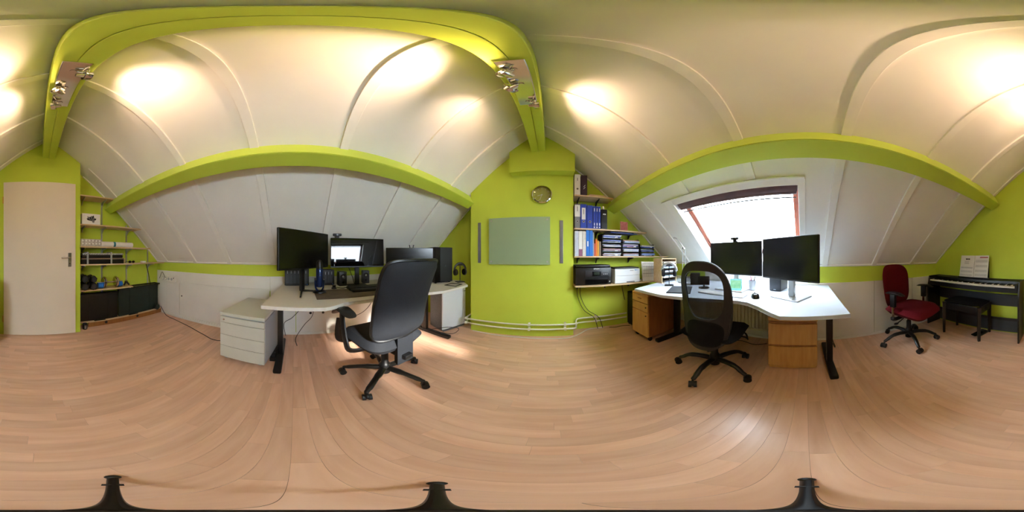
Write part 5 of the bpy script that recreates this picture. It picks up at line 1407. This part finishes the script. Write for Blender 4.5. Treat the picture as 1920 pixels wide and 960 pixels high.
B().lathe([(0.055, 0.0), (0.058, 0.003), (0.052, 0.010), (0.010, 0.014), (0.009, 0.045)], seg=28).obj('base', 'blk', r)
B().box((-0.06, -0.01, 0.03), (0.06, 0.012, 0.125), 0.008, m=Matrix.Rotation(R(-8), 4, 'X')).obj('body', 'blk', r)
B().box((-0.05, -0.0125, 0.04), (0.05, -0.0105, 0.118), 0.001, m=Matrix.Rotation(R(-8), 4, 'X')).obj('display', 'screen_matt', r, smooth=False)
# desk lamp
r = thing('desk_lamp', 'slim silver desk lamp with twin stems by the roof window', 'lamp', (1.50, 1.40, ZD), R(0))
B().lathe([(0.07, 0.0), (0.072, 0.004), (0.068, 0.012), (0.02, 0.016), (0.002, 0.016)], seg=32).obj('base', 'alu', r)
for s in (-1, 1):
    B().cyl((0.010 * s, -0.012 * s, 0.014), (0.010 * s, -0.012 * s, 0.43), 0.004, seg=10).obj('stem', 'alu', r)
B().box((-0.016, -0.016, 0.42), (0.016, 0.016, 0.445), 0.004).obj('joint', 'alu', r)
B().tube(smoothpath([(0, 0, 0.44), (-0.025, 0.02, 0.485), (-0.05, 0.045, 0.53), (-0.075, 0.065, 0.562)]), 0.006, 8).obj('arm', 'alu', r)
B().cyl((-0.062, 0.055, 0.55), (-0.10, 0.085, 0.565), 0.008, 0.012, 14).obj('lamp_head', 'alu', r)
# ------------------------------------------------------------------ cables, floor strip, tripod
def cable(label, pts, rad=0.004, material='blk', name='cable', group=None):
    p0 = Vector(pts[0])
    o = B(Matrix.Translation(-p0)).tube(smoothpath(pts), rad, 6).obj(name, material)
    o.location = p0
    return tag(o, label, 'cable', group)
r = thing('power_strip', 'black power strip on the floor between the grey pedestal and the desk leg', 'power strip', (-1.56, -0.188, 0))
B().box((-0.17, -0.024, 0.0), (0.17, 0.024, 0.042), 0.006).obj('housing', 'blk', r)
for k in range(5):
    B().cyl((-0.13 + k * 0.062, 0, 0.042), (-0.13 + k * 0.062, 0, 0.0435), 0.019, seg=16).obj('socket', 'dkgrey', r)
B().box((-0.148, -0.018, 0.043), (-0.112, 0.018, 0.085), 0.006).obj('plug', 'blk', r)
GC = 'black cables under the left desk'
cable('black cable swinging down from the left desk beside its black leg', [(-1.90, 0.16, 0.70), (-1.95, 0.10, 0.45), (-1.97, -0.02, 0.28), (-1.96, -0.12, 0.20), (-1.90, -0.10, 0.05)], group=GC)
cable('kinked black cable dropping to the floor below the microphone', [(-1.92, 0.30, 0.70), (-1.97, 0.25, 0.50), (-1.97, 0.22, 0.30), (-1.95, 0.12, 0.18), (-1.88, 0.02, 0.03), (-1.72, 0.03, 0.006)], group=GC)
cable('black cable curving below the desk edge next to the chair armrest', [(-1.85, 0.50, 0.70), (-1.92, 0.54, 0.45), (-1.96, 0.62, 0.30), (-1.93, 0.78, 0.27), (-1.90, 0.95, 0.40), (-1.88, 1.05, 0.68)], group=GC)
cable('looped black cable on the floor by the desk foot and the white cabinet', [(-1.50, 1.50, 0.02), (-1.32, 1.50, 0.10), (-1.16, 1.62, 0.13), (-1.08, 1.72, 0.09), (-1.12, 1.66, 0.03), (-1.22, 1.56, 0.055), (-1.40, 1.50, 0.05)], group=GC)
cable('thin black cable tangle hanging inside the left desk end', [(-1.55, 1.50, 0.69), (-1.60, 1.44, 0.50), (-1.52, 1.48, 0.36), (-1.58, 1.45, 0.22), (-1.54, 1.47, 0.05)], group=GC)
cable('black cable behind the glossy monitor stand', [(-1.74, 0.60, 0.94), (-1.77, 0.66, 0.82), (-1.80, 0.70, 0.732), (-1.80, 0.76, 0.732)], group='cables behind the left screens')
cable('black cable dropping behind the microphone', [(-1.68, 0.28, 0.95), (-1.72, 0.26, 0.85), (-1.74, 0.24, 0.735), (-1.62, 0.22, 0.731)], group='cables behind the left screens')
cable('black cable from the dial across the desk', [(-1.60, 0.43, 0.735), (-1.58, 0.50, 0.731), (-1.66, 0.58, 0.731), (-1.78, 0.64, 0.731)], group='cables behind the left screens')
cable('black cable on the floor below the radiator', [(1.72, 0.42, 0.006), (1.66, 0.55, 0.006), (1.70, 0.70, 0.006), (1.66, 0.85, 0.006)])
cable('black cable loop behind the right-hand desk leg', [(1.46, -0.225, 0.30), (1.44, -0.24, 0.22), (1.42, -0.255, 0.17), (1.45, -0.255, 0.14), (1.47, -0.24, 0.18), (1.50, -0.23, 0.10), (1.52, -0.23, 0.006)])
cable('black cable running under the printer shelf to the pedestal', [(0.80, 2.11, 0.006), (0.88, 2.08, 0.006), (0.98, 2.09, 0.006), (1.09, 2.05, 0.006)])
# camera tripod straight below the viewpoint
r = thing('camera_tripod', 'small black tripod with three splayed legs at the very bottom of the view', 'tripod', (0, 0, 0))
for (x, y_) in ((-0.101, -0.205), (-0.119, 0.143), (0.212, -0.001)):
    v = Vector((x, y_, 0)); u = v.normalized()
    lg = B().tube([v * 0.97 + Vector((0, 0, 0.008)), v * 0.6 + Vector((0, 0, 0.055)), u * 0.012 + Vector((0, 0, 0.13))], [0.007, 0.006, 0.004], 10, rb=[0.011, 0.007, 0.004]).obj('leg', 'blk', r)
    B().ball(v + Vector((0, 0, 0.009)), (0.013, 0.013, 0.009), 12, 6).obj('rubber_foot', 'blk', lg)
    q = Vector((-u.y, u.x, 0))
    B().cyl(v * 0.75 + Vector((0, 0, 0.038)) - q * 0.012, v * 0.75 + Vector((0, 0, 0.038)) + q * 0.012, 0.006, seg=10).obj('leg_joint', 'blksteel', lg)
B().lathe([(0.005, 0.11), (0.011, 0.113), (0.012, 0.145), (0.007, 0.15), (0.004, 0.152), (0.004, 0.20), (0.001, 0.20)], seg=20).obj('hub', 'blk', r)
